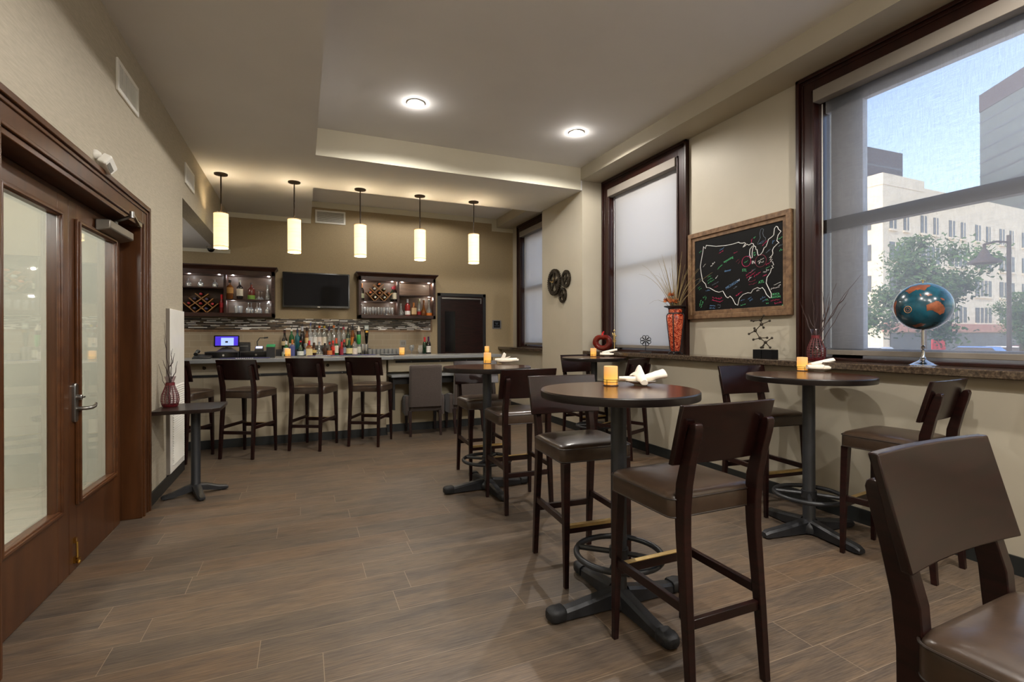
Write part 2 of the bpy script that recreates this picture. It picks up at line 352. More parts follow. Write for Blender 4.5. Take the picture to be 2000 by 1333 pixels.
M['boardblack'] = plain('chalkboard', srgb(19, 18, 18), .7, 0, .12, 5, spec=.12)
M['barnwood'] = wood('weathered frame wood', srgb(74, 52, 35), srgb(136, 106, 76), .6, (10, 10, 10), 2, .05, .1)
CHALK = {k: plain('chalk '+k, srgb(*c), .9, 0, .1, 30) for k, c in dict(white=(222, 220, 216), green=(84, 176, 116), pink=(186, 44, 90), blue=(92, 128, 166), grey=(108, 118, 128), maroon=(116, 38, 56)).items()}
M['twig'] = plain('dark twig bark', srgb(58, 40, 36), .7, 0, .2, 40)
M['wicker'] = plain('red wicker', srgb(96, 18, 24), .5, 0, .25, 60)
M['gear'] = plain('bronze gear metal', srgb(52, 44, 34), .45, .6, .25, 30)
M['redglass'] = plain('amber red glass', srgb(128, 24, 6), .06, 0, .5, 9, trans=.45, coat=.4)
M['grass'] = plain('dried grass', srgb(142, 124, 84), .8, 0, .25, 30)
M['flower'] = plain('rust silk petals', srgb(150, 78, 28), .8, 0, .35, 30)
def redvase():
    m, n, b, l = newmat('red relief glaze'); tc = n.nodes.new('ShaderNodeTexCoord'); t = n.nodes.new('ShaderNodeTexNoise'); t.inputs['Scale'].default_value = 26; t.inputs['Detail'].default_value = 2; t.inputs['Distortion'].default_value = 2.2
    l.new(tc.outputs['Object'], t.inputs['Vector'])
    r = ramp(n, t.outputs['Fac'], [(.44, srgb(120, 26, 12)), (.5, srgb(190, 56, 24)), (.56, srgb(232, 140, 96)), (.62, srgb(140, 30, 14))]); l.new(r.outputs['Color'], b.inputs['Base Color']); setp(b, rough=.22, coat=.4); bump(n, b, t.outputs['Fac'], .6, .01); return m
M['redvase'] = redvase()
M['globe'] = plain('teal globe ocean', srgb(18, 68, 84), .22, 0, .6, 11, coat=.4)
M['land'] = plain('terracotta globe land', srgb(130, 72, 46), .3, 0, .5, 24, coat=.2)
M['landline'] = plain('cream map line', srgb(206, 150, 96), .4, 0, .1, 20)
def shademat():
    m, n, b, l = newmat('glowing pendant shade'); b.inputs['Base Color'].default_value = srgb(255, 236, 190)
    t = noise(n, 3, 2, (1, 1, 14)); r = ramp(n, t.outputs['Fac'], [(.3, srgb(255, 226, 158)), (.7, srgb(255, 240, 190))]); l.new(r.outputs['Color'], b.inputs['Emission Color']); b.inputs['Emission Strength'].default_value = 1.1; setp(b, rough=.7); return m
M['pshade'] = shademat()
M['ptrim'] = plain('amber trim', srgb(214, 140, 84), .5, 0, .06, 10)
M['bronze'] = plain('dark bronze', srgb(52, 42, 32), .4, .7, .1, 14)
def candlemat():
    m, n, b, l = newmat('lit wax'); tc = n.nodes.new('ShaderNodeTexCoord'); sep = n.nodes.new('ShaderNodeSeparateXYZ'); l.new(tc.outputs['Object'], sep.inputs[0])
    mr = n.nodes.new('ShaderNodeMapRange'); mr.inputs['From Max'].default_value = .105; l.new(sep.outputs['Z'], mr.inputs['Value'])
    r = ramp(n, mr.outputs[0], [(0, srgb(214, 110, 24)), (.30, srgb(255, 196, 66)), (.55, srgb(246, 170, 74)), (1, srgb(222, 168, 112))]); l.new(r.outputs['Color'], b.inputs['Emission Color']); b.inputs['Emission Strength'].default_value = .75
    b.inputs['Base Color'].default_value = srgb(200, 150, 90); setp(b, rough=.5); return m
M['wax'] = candlemat()
M['lens'] = emis('downlight lens', (1, .93, .82, 1), 22)
M['lcd'] = emis('screen white', srgb(150, 176, 230), .9)
M['lcdblue'] = emis('screen violet blue', srgb(58, 34, 190), .8)
M['mat'] = plain('navy bar mat', srgb(46, 44, 92), .7, 0, .15, 30)
M['green'] = plain('green plastic', srgb(24, 120, 70), .4, 0, .1, 20)
M['concrete'] = plain('pale facade stone', srgb(232, 218, 192), .85, 0, .06, .6)
M['winout'] = plain('facade window', srgb(88, 92, 94), .3, 0, .3, 1.3)
M['tower'] = plain('dark tower cladding', srgb(78, 70, 74), .8, 0, .1, .2, 0, (.2, .2, 4))
M['towerg'] = plain('grey green tower', srgb(98, 108, 106), .7, 0, .1, .3, 0, (.2, .2, 3))
M['asphalt'] = plain('street asphalt', srgb(196, 188, 176), .9, 0, .06, .8)
M['leaf'] = plain('tree leaves', srgb(62, 92, 42), .7, 0, .35, 2.5)
M['bark'] = plain('tree bark', srgb(88, 74, 60), .9, 0, .2, 10)
M['pole'] = plain('street pole', srgb(66, 56, 50), .6, .2, .1, 4)
M['awning'] = plain('red awning cloth', srgb(196, 60, 62), .8, 0, .08, 3)

# ------------------------------------------------------------------ camera, world
cam = bpy.data.cameras.new('camera'); cob = bpy.data.objects.new('camera', cam); COL.objects.link(cob)
cam.sensor_width = 36; cam.sensor_fit = 'HORIZONTAL'; cam.lens = F_/2000*36; cam.shift_y = -(666.5-PY)/2000; cam.clip_start = .05; cam.clip_end = 900
cob.matrix_world = Matrix(((RC.x, UC.x, -FW.x, 0), (RC.y, UC.y, -FW.y, 0), (RC.z, UC.z, -FW.z, CH), (0, 0, 0, 1)))
scene.camera = cob
w = bpy.data.worlds.new('sky'); scene.world = w; w.use_nodes = True; wn = w.node_tree
sky = wn.nodes.new('ShaderNodeTexSky'); sky.sky_type = 'NISHITA'; sky.sun_disc = False; sky.sun_elevation = radians(48); sky.sun_rotation = radians(-70); sky.air_density = 1.2; sky.dust_density = 2.2; sky.ozone_density = 1.2
tn = wn.nodes.new('ShaderNodeMixRGB'); tn.blend_type = 'MULTIPLY'; tn.inputs['Fac'].default_value = 1; tn.inputs['Color2'].default_value = (1.0, .91, .93, 1); wn.links.new(sky.outputs[0], tn.inputs['Color1'])
wn.links.new(tn.outputs[0], wn.nodes['Background'].inputs[0]); wn.nodes['Background'].inputs[1].default_value = .88
def light(kind, loc, power, col=(1, 1, 1), size=.1, rot=None, spot=None, blend=.6, name='lamp'):
    L = bpy.data.lights.new(name, kind); L.energy = power; L.color = col
    if kind in ('POINT', 'SPOT'): L.shadow_soft_size = size
    if kind == 'SPOT': L.spot_size = radians(spot); L.spot_blend = blend
    if kind == 'AREA': L.size = size
    o = bpy.data.objects.new(name, L); COL.objects.link(o); o.location = loc
    if rot: o.rotation_euler = rot
    return o
sun = light('SUN', (0, 0, 30), 5.2, (1, .95, .88), name='sun'); sun.data.angle = radians(1); sun.rotation_euler = (radians(20), radians(-42), 0)

# ------------------------------------------------------------------ room shell
XL, XR, XU, XP = -1.121, 3.70, 3.95, 3.614      # left wall, lower right wall, upper (window) wall, projecting column
YB, YN = 9.2, -3.2                                # back wall, wall behind the camera
ZC, ZS = 3.71, 3.40
DY0, DY1, DZ = 2.58, 4.49, 2.20                   # left door opening
def shell(name, mat, *boxes):
    mb = MB()
    for b in boxes: mb.box(*b)
    return struct(mb.build(name, mat, flat=True))
shell('floor', M['floor'], (-1.30, 4.3, YN-.2, YB+.2, -.12, 0), (-3.7, -1.30, 5.78, YB+.2, -.12, 0))
shell('floor', M['marble'], (-3.7, -1.30, YN-.2, 5.78, -.12, 0))
shell('wall_left', M['paperL'], (XL-.18, XL, YN, DY0, 0, ZS), (XL-.18, XL, DY0, DY1, DZ, ZS), (XL-.18, XL, DY1, 5.92, 0, ZS), (XL-.18, XL, 5.92, YB, 2.775, ZS))
shell('wall_back', M['paperB'], (-3.7, 4.3, YB, YB+.2, 0, 3.9))
shell('wall_right', M['wall'], (XR, 4.3, YN, 5.95, 0, 1.10), (XR, 4.3, 7.2, YB, 0, 1.10))
Wn = [(.45, 2.924), (4.236, 5.904), (7.236, 8.904)]
IN, ZT, ZB_ = .16, 3.387, 1.15
def upper():
    cuts = [YN] + [v for a, b in Wn for v in (a+.05, b-.05)] + [YB]
    bx = [(XU, 4.3, cuts[i], cuts[i+1], 1.10, 3.54) for i in range(0, len(cuts), 2)]
    bx += [(XU, 4.3, a, b, 3.46, 3.54) for a, b in Wn]+[(XU+.06, 4.3, a, b, 1.10, 1.16) for a, b in Wn]
    shell('wall_right', M['wall'], *bx)
upper()
shell('wall_column', M['wall'], (XP, 4.3, 5.95, 7.2, 0, 3.9))
shell('wall_near', M['wall'], (-1.3, 4.3, YN-.2, YN, 0, 3.9))
shell('ceiling', M['ceil'], (.10, 4.3, YN-.2, 5.97, ZC, 3.95))
shell('ceiling', M['ceil'], (.10, 4.3, 7.24, YB+.2, ZC, 3.95))
shell('ceiling', M['ceil'], (-1.32, .142, YN-.2, YB+.05, ZS, 3.95), (.142, XP, 5.95, 7.26, ZS, 3.95))
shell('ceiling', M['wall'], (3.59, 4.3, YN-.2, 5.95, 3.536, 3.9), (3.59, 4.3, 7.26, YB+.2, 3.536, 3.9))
# pale soffit face seen at the far side of the ceiling recess
shell('trim_1', M['strip'], (.142, 3.59, 5.945, 5.952, ZS, ZC))
shell('trim_2', M['strip'], (XL, .142, YB-.012, YB, 3.32, ZS))
shell('trim_3', M['strip'], (.142, 3.50, YB-.012, YB, 3.61, ZC))
shell('trim_4', M['strip'], (3.49, 3.60, YB-.012, YB, 3.46, ZC), (3.60, XU, YB-.012, YB, 3.46, 3.536))
shell('trim_5', M['strip'], (-3.5, -1.08, YB-.012, YB, 2.72, 2.79))
# alcove to the left behind the bar
shell('ceiling', M['ceil'], (-3.7, XL-.18, 5.78, YB+.1, 2.775, 2.95))
shell('wall_alcove', M['corr'], (-3.7, -3.5, 5.78, YB, 0, 2.8), (-3.7, XL-.18, 5.78, 5.92, 0, 2.8))
# corridor behind the glass doors
shell('wall_corridor', M['corr'], (-3.6, -3.4, YN, 5.78, 0, 2.9), (-3.6, XL-.18, YN-.2, YN, 0, 2.9))
shell('ceiling', M['ceil'], (-3.7, XL-.18, YN-.2, 5.8, 2.8, 2.95))
# baseboards
shell('baseboard_left', M['base'], (XL, XL+.012, DY1+.16, 5.93, 0, .105), (XL-.18, XL+.012, 5.92, 5.932, 0, .105), (XL, XL+.012, YN, DY0-.16, 0, .105))
shell('baseboard_right', M['base'], (XR-.012, XR, YN, 5.95, 0, .105), (XP-.012, XP, 5.94, 7.2, 0, .105), (XP-.012, XR, 5.938, 5.95, 0, .105), (XR-.012, XR, 7.2, YB, 0, .105))
shell('baseboard_back', M['base'], (3.42, XR, YB-.012, YB, 0, .105), (-3.5, 2.30, YB-.012, YB, 0, .105))
# granite ledge under the windows
shell('trim_6', M['granite'], (XR-.085, XU+.06, YN, 5.95, 1.10, 1.15)).modifiers.new('b', 'BEVEL').width = .006
shell('trim_7', M['granite'], (XR-.085, XU+.06, 7.2, YB, 1.10, 1.15)).modifiers.new('b', 'BEVEL').width = .006

# ------------------------------------------------------------------ windows and roller shades
def window(i, a, b, shade, label):
    mb = MB(); x0 = XU-.028
    def casing(y0, y1, z0, z1): mb.box(x0, XU+.02, y0, y1, z0, z1)
    casing(a, a+IN, ZB_, 3.53); casing(b-IN, b, ZB_, 3.53); casing(a+IN, b-IN, ZT, 3.53)
    for d0, d1, t in ((0, .03, .022), (.045, .06, .008), (IN-.022, IN, .012)):       # raised mouldings of the casing
        mb.box(x0-t, x0, a+d0, a+d1, ZB_, 3.53-d0); mb.box(x0-t, x0, b-d1, b-d0, ZB_, 3.53-d0); mb.box(x0-t, x0, a+d0, b-d0, 3.53-d1, 3.53-d0)
    mb.box(XU+.02, XU+.16, a+IN-.02, a+IN, ZB_, ZT); mb.box(XU+.02, XU+.16, b-IN, b-IN+.02, ZB_, ZT); mb.box(XU+.02, XU+.16, a+IN, b-IN, ZT, ZT+.02)
    mb.box(x0, XU+.16, a+IN, b-IN, ZB_, ZB_+.022)
    fr = struct(mb.build('window_%d' % i, M['casing'], bevel=.003))
    s = MB(); xs = XU+.10; y0, y1 = a+IN, b-IN; zm = 2.27
    for q in ((y0, y0+.24 if i == 1 else y0+.09, ZB_, ZT), (y1-.30 if i == 1 else y1-.12, y1-.05, ZB_, ZT)):
        s.box(xs, xs+.06, *q)
    s.box(xs, xs+.06, y0, y1, ZB_, ZB_+.10); s.box(xs, xs+.06, y0, y1, ZT-.17, ZT); s.build('sash', M['sash'], fr, bevel=.004)
    s = MB(); s.box(xs-.02, xs+.06, y0, y1, zm-.05, zm+.05); s.build('meeting_rail', M['rail'], fr, bevel=.004)
    g = MB(); g.box(xs+.028, xs+.034, y0+.02, y1-.02, ZB_+.05, ZT-.05); g.build('pane', M['glass'], fr, flat=True)
    t = thing('roller_shade', label, 'window shade', (XU-.01, (a+b)/2, ZB_), 0)
    def L(name, mat, *bx, **k):
        m2 = MB()
        for q in bx: m2.box(q[0]-(XU-.01), q[1]-(XU-.01), q[2]-(a+b)/2, q[3]-(a+b)/2, q[4]-ZB_, q[5]-ZB_)
        return m2.build(name, mat, t, **k)
    L('valance', M['valance'], (XU-.06, XU+.03, y0+.003, y1-.003, ZT-.105, ZT-.003), bevel=.004)
    L('fabric', shade, (XU+.035, XU+.0365, y0+.03, y1-.055, ZB_+.085, ZT-.09), flat=True)
    L('hem_bar', M['valance'], (XU+.028, XU+.044, y0+.03, y1-.055, ZB_+.045, ZB_+.085), bevel=.004)
    L('daylight_strip', M['daygap'], (XU+.05, XU+.053, y1-.012, y1-.003, ZB_+.03, ZT-.1), flat=True)  # white strip painted in for the daylight showing beside the fabric
window(1, *Wn[0], M['shadeA'], 'sheer grey solar shade lowered over the large window behind the globe')
window(2, *Wn[1], M['shadeB'], 'off white shade lowered over the middle window behind the tall red vase')
window(3, *Wn[2], M['shadeB'], 'narrow looking white shade on the farthest window beside the gear clock column')

# ------------------------------------------------------------------ left double door
jx = XL-.14
mb = MB()
for d0, d1, t in ((0, .155, .018), (.125, .158, .034), (.098, .118, .026), (0, .02, .028)):
    mb.box(XL, XL+t, DY1+d0, DY1+d1, 0, DZ+d1); mb.box(XL, XL+t, DY0-d1, DY0-d0, 0, DZ+d1); mb.box(XL, XL+t, DY0-d0, DY1+d0, DZ+d0, DZ+d1)
mb.box(jx-.03, XL+.016, DY1-.03, DY1, 0, DZ); mb.box(jx-.03, XL+.016, DY0, DY0+.03, 0, DZ); mb.box(jx-.03, XL+.016, DY0, DY1, DZ-.03, DZ)
mb.box(jx-.03, jx+.03, DY1-.115, DY1-.03, 0, DZ-.03); mb.box(jx-.03, jx+.03, DY0+.03, DY0+.115, 0, DZ-.03); mb.box(jx-.03, jx+.03, DY0, DY1, DZ-.06, DZ-.03)
struct(mb.build('trim_8', M['mahog'], bevel=.004))
dx0, dx1 = -1.262, -1.215
def leaf(n, y0, y1, st0, st1):
    z0, z1, g0, g1 = .008, 2.135, .40, 2.02
    m = MB(); m.box(dx0, dx1, y0, y0+st0, z0, z1); m.box(dx0, dx1, y1-st1, y1, z0, z1); m.box(dx0, dx1, y0+st0, y1-st1, z0, g0); m.box(dx0, dx1, y0+st0, y1-st1, g1, z1)
    d = struct(m.build('door_%d' % n, M['mahog'], bevel=.002))
    a, b = y0+st0, y1-st1; m = MB()
    for k, (t, wd) in enumerate(((.016, .034), (.026, .016))):
        o = .0 if k == 0 else .006
        m.box(dx1, dx1+t, a-wd-o+.012, a+.012-o, g0-wd+.012-o, g1+wd-.012+o); m.box(dx1, dx1+t, b-.012+o, b+wd-.012+o, g0-wd+.012-o, g1+wd-.012+o)
        m.box(dx1, dx1+t, a, b, g0-wd+.012-o, g0+.012-o); m.box(dx1, dx1+t, a, b, g1-.012+o, g1+wd-.012+o)
    m.build('glass_moulding', M['mahogY'], d, bevel=.004)
    m = MB(); m.box(dx0+.02, dx0+.026, a-.005, b+.005, g0-.005, g1+.005); m.build('glass_pane', M['doorglass'], d, flat=True)
    return d
dl = leaf(1, 2.698, 3.534, .12, .135)
dr = leaf(2, 3.538, 4.374, .10, .125)
# lever set on the right leaf
m = MB(); m.M = leftM(dx1, 3.60, .975); m.loft([[(x, y, 0) for x, y in rrect(.052, .225, .02)], [(x, y, .012) for x, y in rrect(.052, .225, .02)], [(x, y, .016) for x, y in rrect(.044, .217, .018)]])
pl = m.build('lock_plate', M['satin'], dr)
m = MB(); m.M = leftM(dx1+.014, 3.60, .975); m.M = m.M @ Matrix.Translation((0, -.035, 0)); m.tube([(0, 0, 0), (0, 0, .045), (.012, 0, .058), (.04, 0, .062), (.085, .004, .058), (.125, .012, .05)], [.011, .011, .011, .0105, .011, .008], 10)
m.build('lever', M['satin'], pl)
m = MB(); m.M = leftM(dx1+.014, 3.60, 1.005); m.lathe([(.016, 0), (.016, .022), (.012, .026)], seg=14); m.box(-.004, .02, -.004, .004, .022, .034); m.build('thumb_turn', M['satin'], pl)
m = MB(); m.M = leftM(dx1, 3.60, .12); m.box(-.011, .011, .045, .075, 0, .012); m.tube([(0, .05, .014), (0, -.04, .016)], .006, 8); m.box(-.012, .012, -.07, -.035, 0, .012); m.tube([(-.016, -.05, .02), (.016, -.05, .02)], .007, 8); m.sphere((0, -.066, .022), .011, 10, 6); m.build('kick_down_stop', M['gold'], dr)
# closer
ca, cb_ = onx(203, 456, -1.165), onx(250, 474, -1.165); ym = (ca.y+cb_.y)/2; hl = (cb_.y-ca.y)/2; zc0 = 2.075
m = MB(); m.M = leftM(dx1, ym, zc0); m.hexa([(-hl, -.045, .004), (hl, -.045, .004), (hl, -.02, .085), (-hl, -.02, .085)], [(-hl, .035, .004), (hl, .035, .004), (hl, .035, .085), (-hl, .035, .085)]); cl = m.build('door_closer', M['closer'], dr, bevel=.008)
p1 = Vector((dx1+.05, ym-.02, zc0+.035)); p2 = p1+Vector((0, 0, .03)); el = Vector((-1.03, p1.y-.17, p2.z+.01)); hd = Vector((XL+.02, DY1-.10, p2.z+.035))
m = MB(); m.tube([p1, p2], .013, 10); m.bar(p2, el, .024, .009); m.tube([el-Vector((0, 0, .012)), el+Vector((0, 0, .03))], .014, 10); m.bar(el+Vector((0, 0, .02)), hd, .017, .012); m.tube([hd, hd+Vector((-.02, .04, .01))], .012, 8); m.box(XL-.03, XL+.03, DY1-.13, DY1-.06, hd.z-.008, hd.z+.02); m.build('closer_arm', M['satin'], cl)

# ------------------------------------------------------------------ back door, sign
m = MB(); m.M = backM(0, YB, 0)
m.box(2.375, 2.435, 0, 2.19, 0, .03); m.box(3.29, 3.35, 0, 2.19, 0, .03); m.box(2.375, 3.35, 2.13, 2.19, 0, .03)
struct(m.build('trim_9', M['black'], bevel=.003))
m = MB(); m.box(2.435, 3.29, YB-.022, YB-.001, .01, 2.13); d3 = struct(m.build('door_3', M['espresso'], bevel=.002))
m = MB(); m.box(2.52, 2.72, YB-.028, YB-.022, 1.06, 1.84); m.build('vision_panel', M['gloss'], d3, bevel=.002)
m = MB(); m.box(2.45, 3.25, YB-.05, YB-.022, 2.075, 2.105); m.build('closer_rail', M['satin'], d3, bevel=.003)
m = MB(); m.box(3.235, 3.255, YB-.04, YB-.022, 2.0, 2.09); m.build('hinge', M['satin'], d3)
sg = ony(970, 634, YB)
t = thing('wall_sign', 'small square black sign in grey frame right of the dark back door', 'sign', (sg.x, YB, sg.z))
m = MB(); m.M = backM(0, 0, 0); m.frame(rrect(.185, .17, .004, 1), rrect(.14, .135, .002, 1), .0, .014); m.build('sign_frame', M['satin'], t)
m = MB(); m.box(-.072, .072, -.01, 0, -.069, .069); m.build('sign_face', M['boardblack'], t)
for y_, w_ in ((.032, .085), (.017, .06), (.002, .045), (-.03, .10)):
    m = MB(); m.M = backM(0, -.0105, 0); x_ = -w_/2
    while x_ < w_/2-.006: m.box(x_, x_+.007, y_-.004, y_+.005, 0, .001); x_ += .0115
    m.build('sign_lettering', CHALK['grey'], t)

# ------------------------------------------------------------------ vents, sensor, camera dome, louvred panel
def vent(label, M4, w, h, vertical, n):
    t = thing('air_vent', label, 'air vent', M4.to_translation())
    R = M4.copy(); R.translation = (0, 0, 0)
    m = MB(); m.M = R; m.frame([(-w/2, -h/2), (w/2, -h/2), (w/2, h/2), (-w/2, h/2)], [(-w/2+.03, -h/2+.03), (w/2-.03, -h/2+.03), (w/2-.03, h/2-.03), (-w/2+.03, h/2-.03)], 0, .014); m.build('frame', M['white'], t, bevel=.003)
    m = MB(); m.M = R; m.box(-w/2+.01, w/2-.01, -h/2+.01, h/2-.01, -.002, .001); m.build('backing', M['ventin'], t)
    m = MB(); m.M = R
    for k in range(n):
        if vertical: x = -w/2+.035+(w-.07)*(k+.5)/n; m.bar((x, -h/2+.02, .007), (x, h/2-.02, .007), .009, .004, (1, 0, 1))
        else: y = -h/2+.035+(h-.07)*(k+.5)/n; m.bar((-w/2+.02, y, .007), (w/2-.02, y, .007), .009, .004, (0, 1, 1))
    m.build('slats', M['white'], t)
vent('white vent high on the left wall above the glass doors', leftM(XL, 4.20, 3.085), .45, .215, True, 16)
vent('white vent on the left wall between glass doors and bar', leftM(XL, 6.24, 3.065), .45, .215, True, 16)
vent('white vent at the ceiling of the back wall over the television', backM(.46, YB, 3.455), .50, .23, False, 10)
vent('white vent partly hidden behind the pendant nearest the left wall', leftM(XL, 8.35, 3.06), .42, .21, True, 14)
se = onx(188, 320, XL)
t = thing('motion_sensor', 'white angled motion sensor above the glass door casing', 'sensor', (XL, 3.62, 2.40))
m = MB(); m.M = leftM(0, 0, .03); m.lathe([(.028, 0), (.028, .012), (.014, .03)], seg=16); m.build('mount', M['white'], t)
m = MB(); m.M = leftM(.03, .05, 0) @ Matrix.Rotation(radians(-25), 4, 'Z') @ Matrix.Rotation(radians(28), 4, 'X'); m.loft([[(x, y, 0) for x, y in rrect(.115, .07, .012)], [(x, y, .035) for x, y in rrect(.115, .07, .012)], [(x, y, .045) for x, y in rrect(.10, .055, .01)]]); b_ = m.build('housing', M['white'], t)
m = MB(); m.M = leftM(.03, .05, 0) @ Matrix.Rotation(radians(-25), 4, 'Z') @ Matrix.Rotation(radians(28), 4, 'X'); m.box(-.035, .035, -.026, -.002, .044, .047); m.build('lens', M['ventin'], b_)
cd = onz(412, 482, 2.775)
t = thing('security_camera', 'small dark dome camera on the low ceiling left of the bar', 'camera', (cd.x, cd.y, 2.775))
m = MB(); m.lathe([(.062, 0), (.062, -.03), (.055, -.038)], seg=20); m.build('mount', M['valance'], t)
m = MB(); m.sphere((0, 0, -.038), .05, 18, 10); m.build('dome', M['gloss'], t)
t = thing('louvred_access_panel', 'tall off white metal panel with louvres on the left wall beside the bar', 'panel', (XL, 5.545, .12))
m = MB(); m.box(0, .03, -.285, .285, 0, 1.49); m.build('panel', M['white'], t, bevel=.004)
m = MB()
for k in range(34): z = .06+k*.0215; m.hexa([(.030, -.20, z), (.030, .24, z), (.032, .24, z), (.032, -.20, z)], [(.030, -.20, z+.016), (.030, .24, z+.016), (.040, .24, z+.004), (.040, -.20, z+.004)])
m.build('louvres', M['white'], t)
m = MB(); m.box(-.0, .028, -.30, -.285, 0, 1.49); m.build('edge_return', M['valance'], t)
# smoke detector in the ceiling recess over the bar
t = thing('smoke_detector', 'flat round smoke detector on the ceiling recess over the bar', 'smoke detector', (3.40, 7.80, ZC))
m = MB(); m.lathe([(.075, 0), (.075, -.018), (.05, -.034)], seg=24); m.build('detector_body', M['valance'], t)

# ------------------------------------------------------------------ downlights and lamps
WARM = (1, .95, .89)
def downlight(x, y, z, label, power, spot=120):
    t = thing('recessed_downlight', label, 'ceiling light', (x, y, z))
    m = MB(); m.frame([(.085*cos(2*pi*k/28), .085*sin(2*pi*k/28)) for k in range(28)], [(.06*cos(2*pi*k/28), .06*sin(2*pi*k/28)) for k in range(28)], -.008, 0); m.build('trim_ring', M['white'], t)
    m = MB(); m.lathe([(.06, -.003), (.06, 0)], seg=28); m.build('lens', M['lens'], t)
    light('SPOT', (x, y, z-.018), power, WARM, .03, None, 164, .25, 'downlight_or_fill'); light('POINT', (x, y, z-.05), 3.5, WARM, .012, name='downlight_glow')
downlight(1.057, 4.93, ZC, 'left one of the two bright round downlights in the main ceiling', 150, 150)
downlight(2.922, 4.93, ZC, 'right one of the two bright round downlights in the main ceiling', 150, 150)
# near-row downlights, fill spots added behind the camera, two bare spots over the bar
for x, y, z, p in ((1.057, .9, ZC, 165), (2.922, .9, ZC, 165), (1.057, -1.6, ZC, 165), (2.922, -1.6, ZC, 165), (2.2, 8.3, ZC, 30), (1.2, 8.3, ZC, 30)):
    light('SPOT', (x, y, z-.03), p, WARM, .045, None, 164, .25, 'downlight_or_fill')
light('POINT', (-2.4, 3.4, 2.5), 165, (1, .98, .96), .25, name='corridor_lamp')
light('POINT', (-2.4, 0.4, 2.5), 140, (1, .98, .96), .25, name='corridor_lamp')
light('POINT', (1.3, -1.9, 3.1), 60, WARM, .15, name='ceiling_fill'); light('POINT', (.9, .0, 3.3), 34, WARM, .15, name='ceiling_fill')  # unseen point lamps added to lift the ceiling brightness
light('POINT', (-2.3, 7.6, 2.5), 14, WARM, .15, name='alcove_lamp')

def pendant_proto():
    t = thing('pendant_lamp', '', 'pendant light', (0, 0, ZS), 0, 'glowing cylinder pendants in a row above the bar')
    m = MB(); m.lathe([(.03, -.02), (.075, -.014), (.078, 0)], seg=28); m.build('canopy', M['bronze'], t)
    m = MB(); m.tube([(0, 0, -.015), (0, 0, -.52)], .0085, 10); m.build('rod', M['bronze'], t)
    zt, zb, r = -.495, -.935, .082
    m = MB(); n = 36
    m.loft([[(r*cos(2*pi*k/n), r*sin(2*pi*k/n), z) for k in range(n)] for z in (zb, zt)], False, False); m.loft([[((r-.003)*cos(2*pi*k/n), (r-.003)*sin(2*pi*k/n), z) for k in range(n)] for z in (zb, zt)], False, False)
    s_ = m.build('shade', M['pshade'], t)
    m = MB(); m.ring((0, 0, zb+.022), r+.0005, .0028, 36, 6); m.ring((0, 0, zt-.004), r, .003, 36, 6); m.build('trim_band', M['ptrim'], s_)
    m = MB()
    for a in range(3): m.tube([(0, 0, zt-.02), (r*cos(a*2.1), r*sin(a*2.1), zt-.02)], .003, 6)
    m.tube([(0, 0, zt), (0, 0, zt-.09)], .016, 10); m.build('socket', M['bronze'], t)
    return t
PX = [-.934, -.094, .743, 1.576, 2.398]
PL = ['glowing cylinder pendant at the left end of the bar row', 'glowing pendant second from the left in the bar row', 'glowing pendant in the middle of the row of five above the bar', 'glowing pendant second from the right in the bar row', 'glowing pendant at the right end of the bar row']
pend = pendant_proto(); pend['label'] = PL[0]; pend.location = (PX[0], 7.09, ZS)
for x, lb in zip(PX[1:], PL[1:]): dup(pend, (x, 7.09, ZS), 0, lb)
for x in PX:
    light('POINT', (x, 7.09, ZS-.56), 15, (1, .82, .54), .04, name='pendant_lamp_up')
    light('POINT', (x, 7.09, ZS-.86), 12, (1, .84, .60), .04, name='pendant_lamp_down')

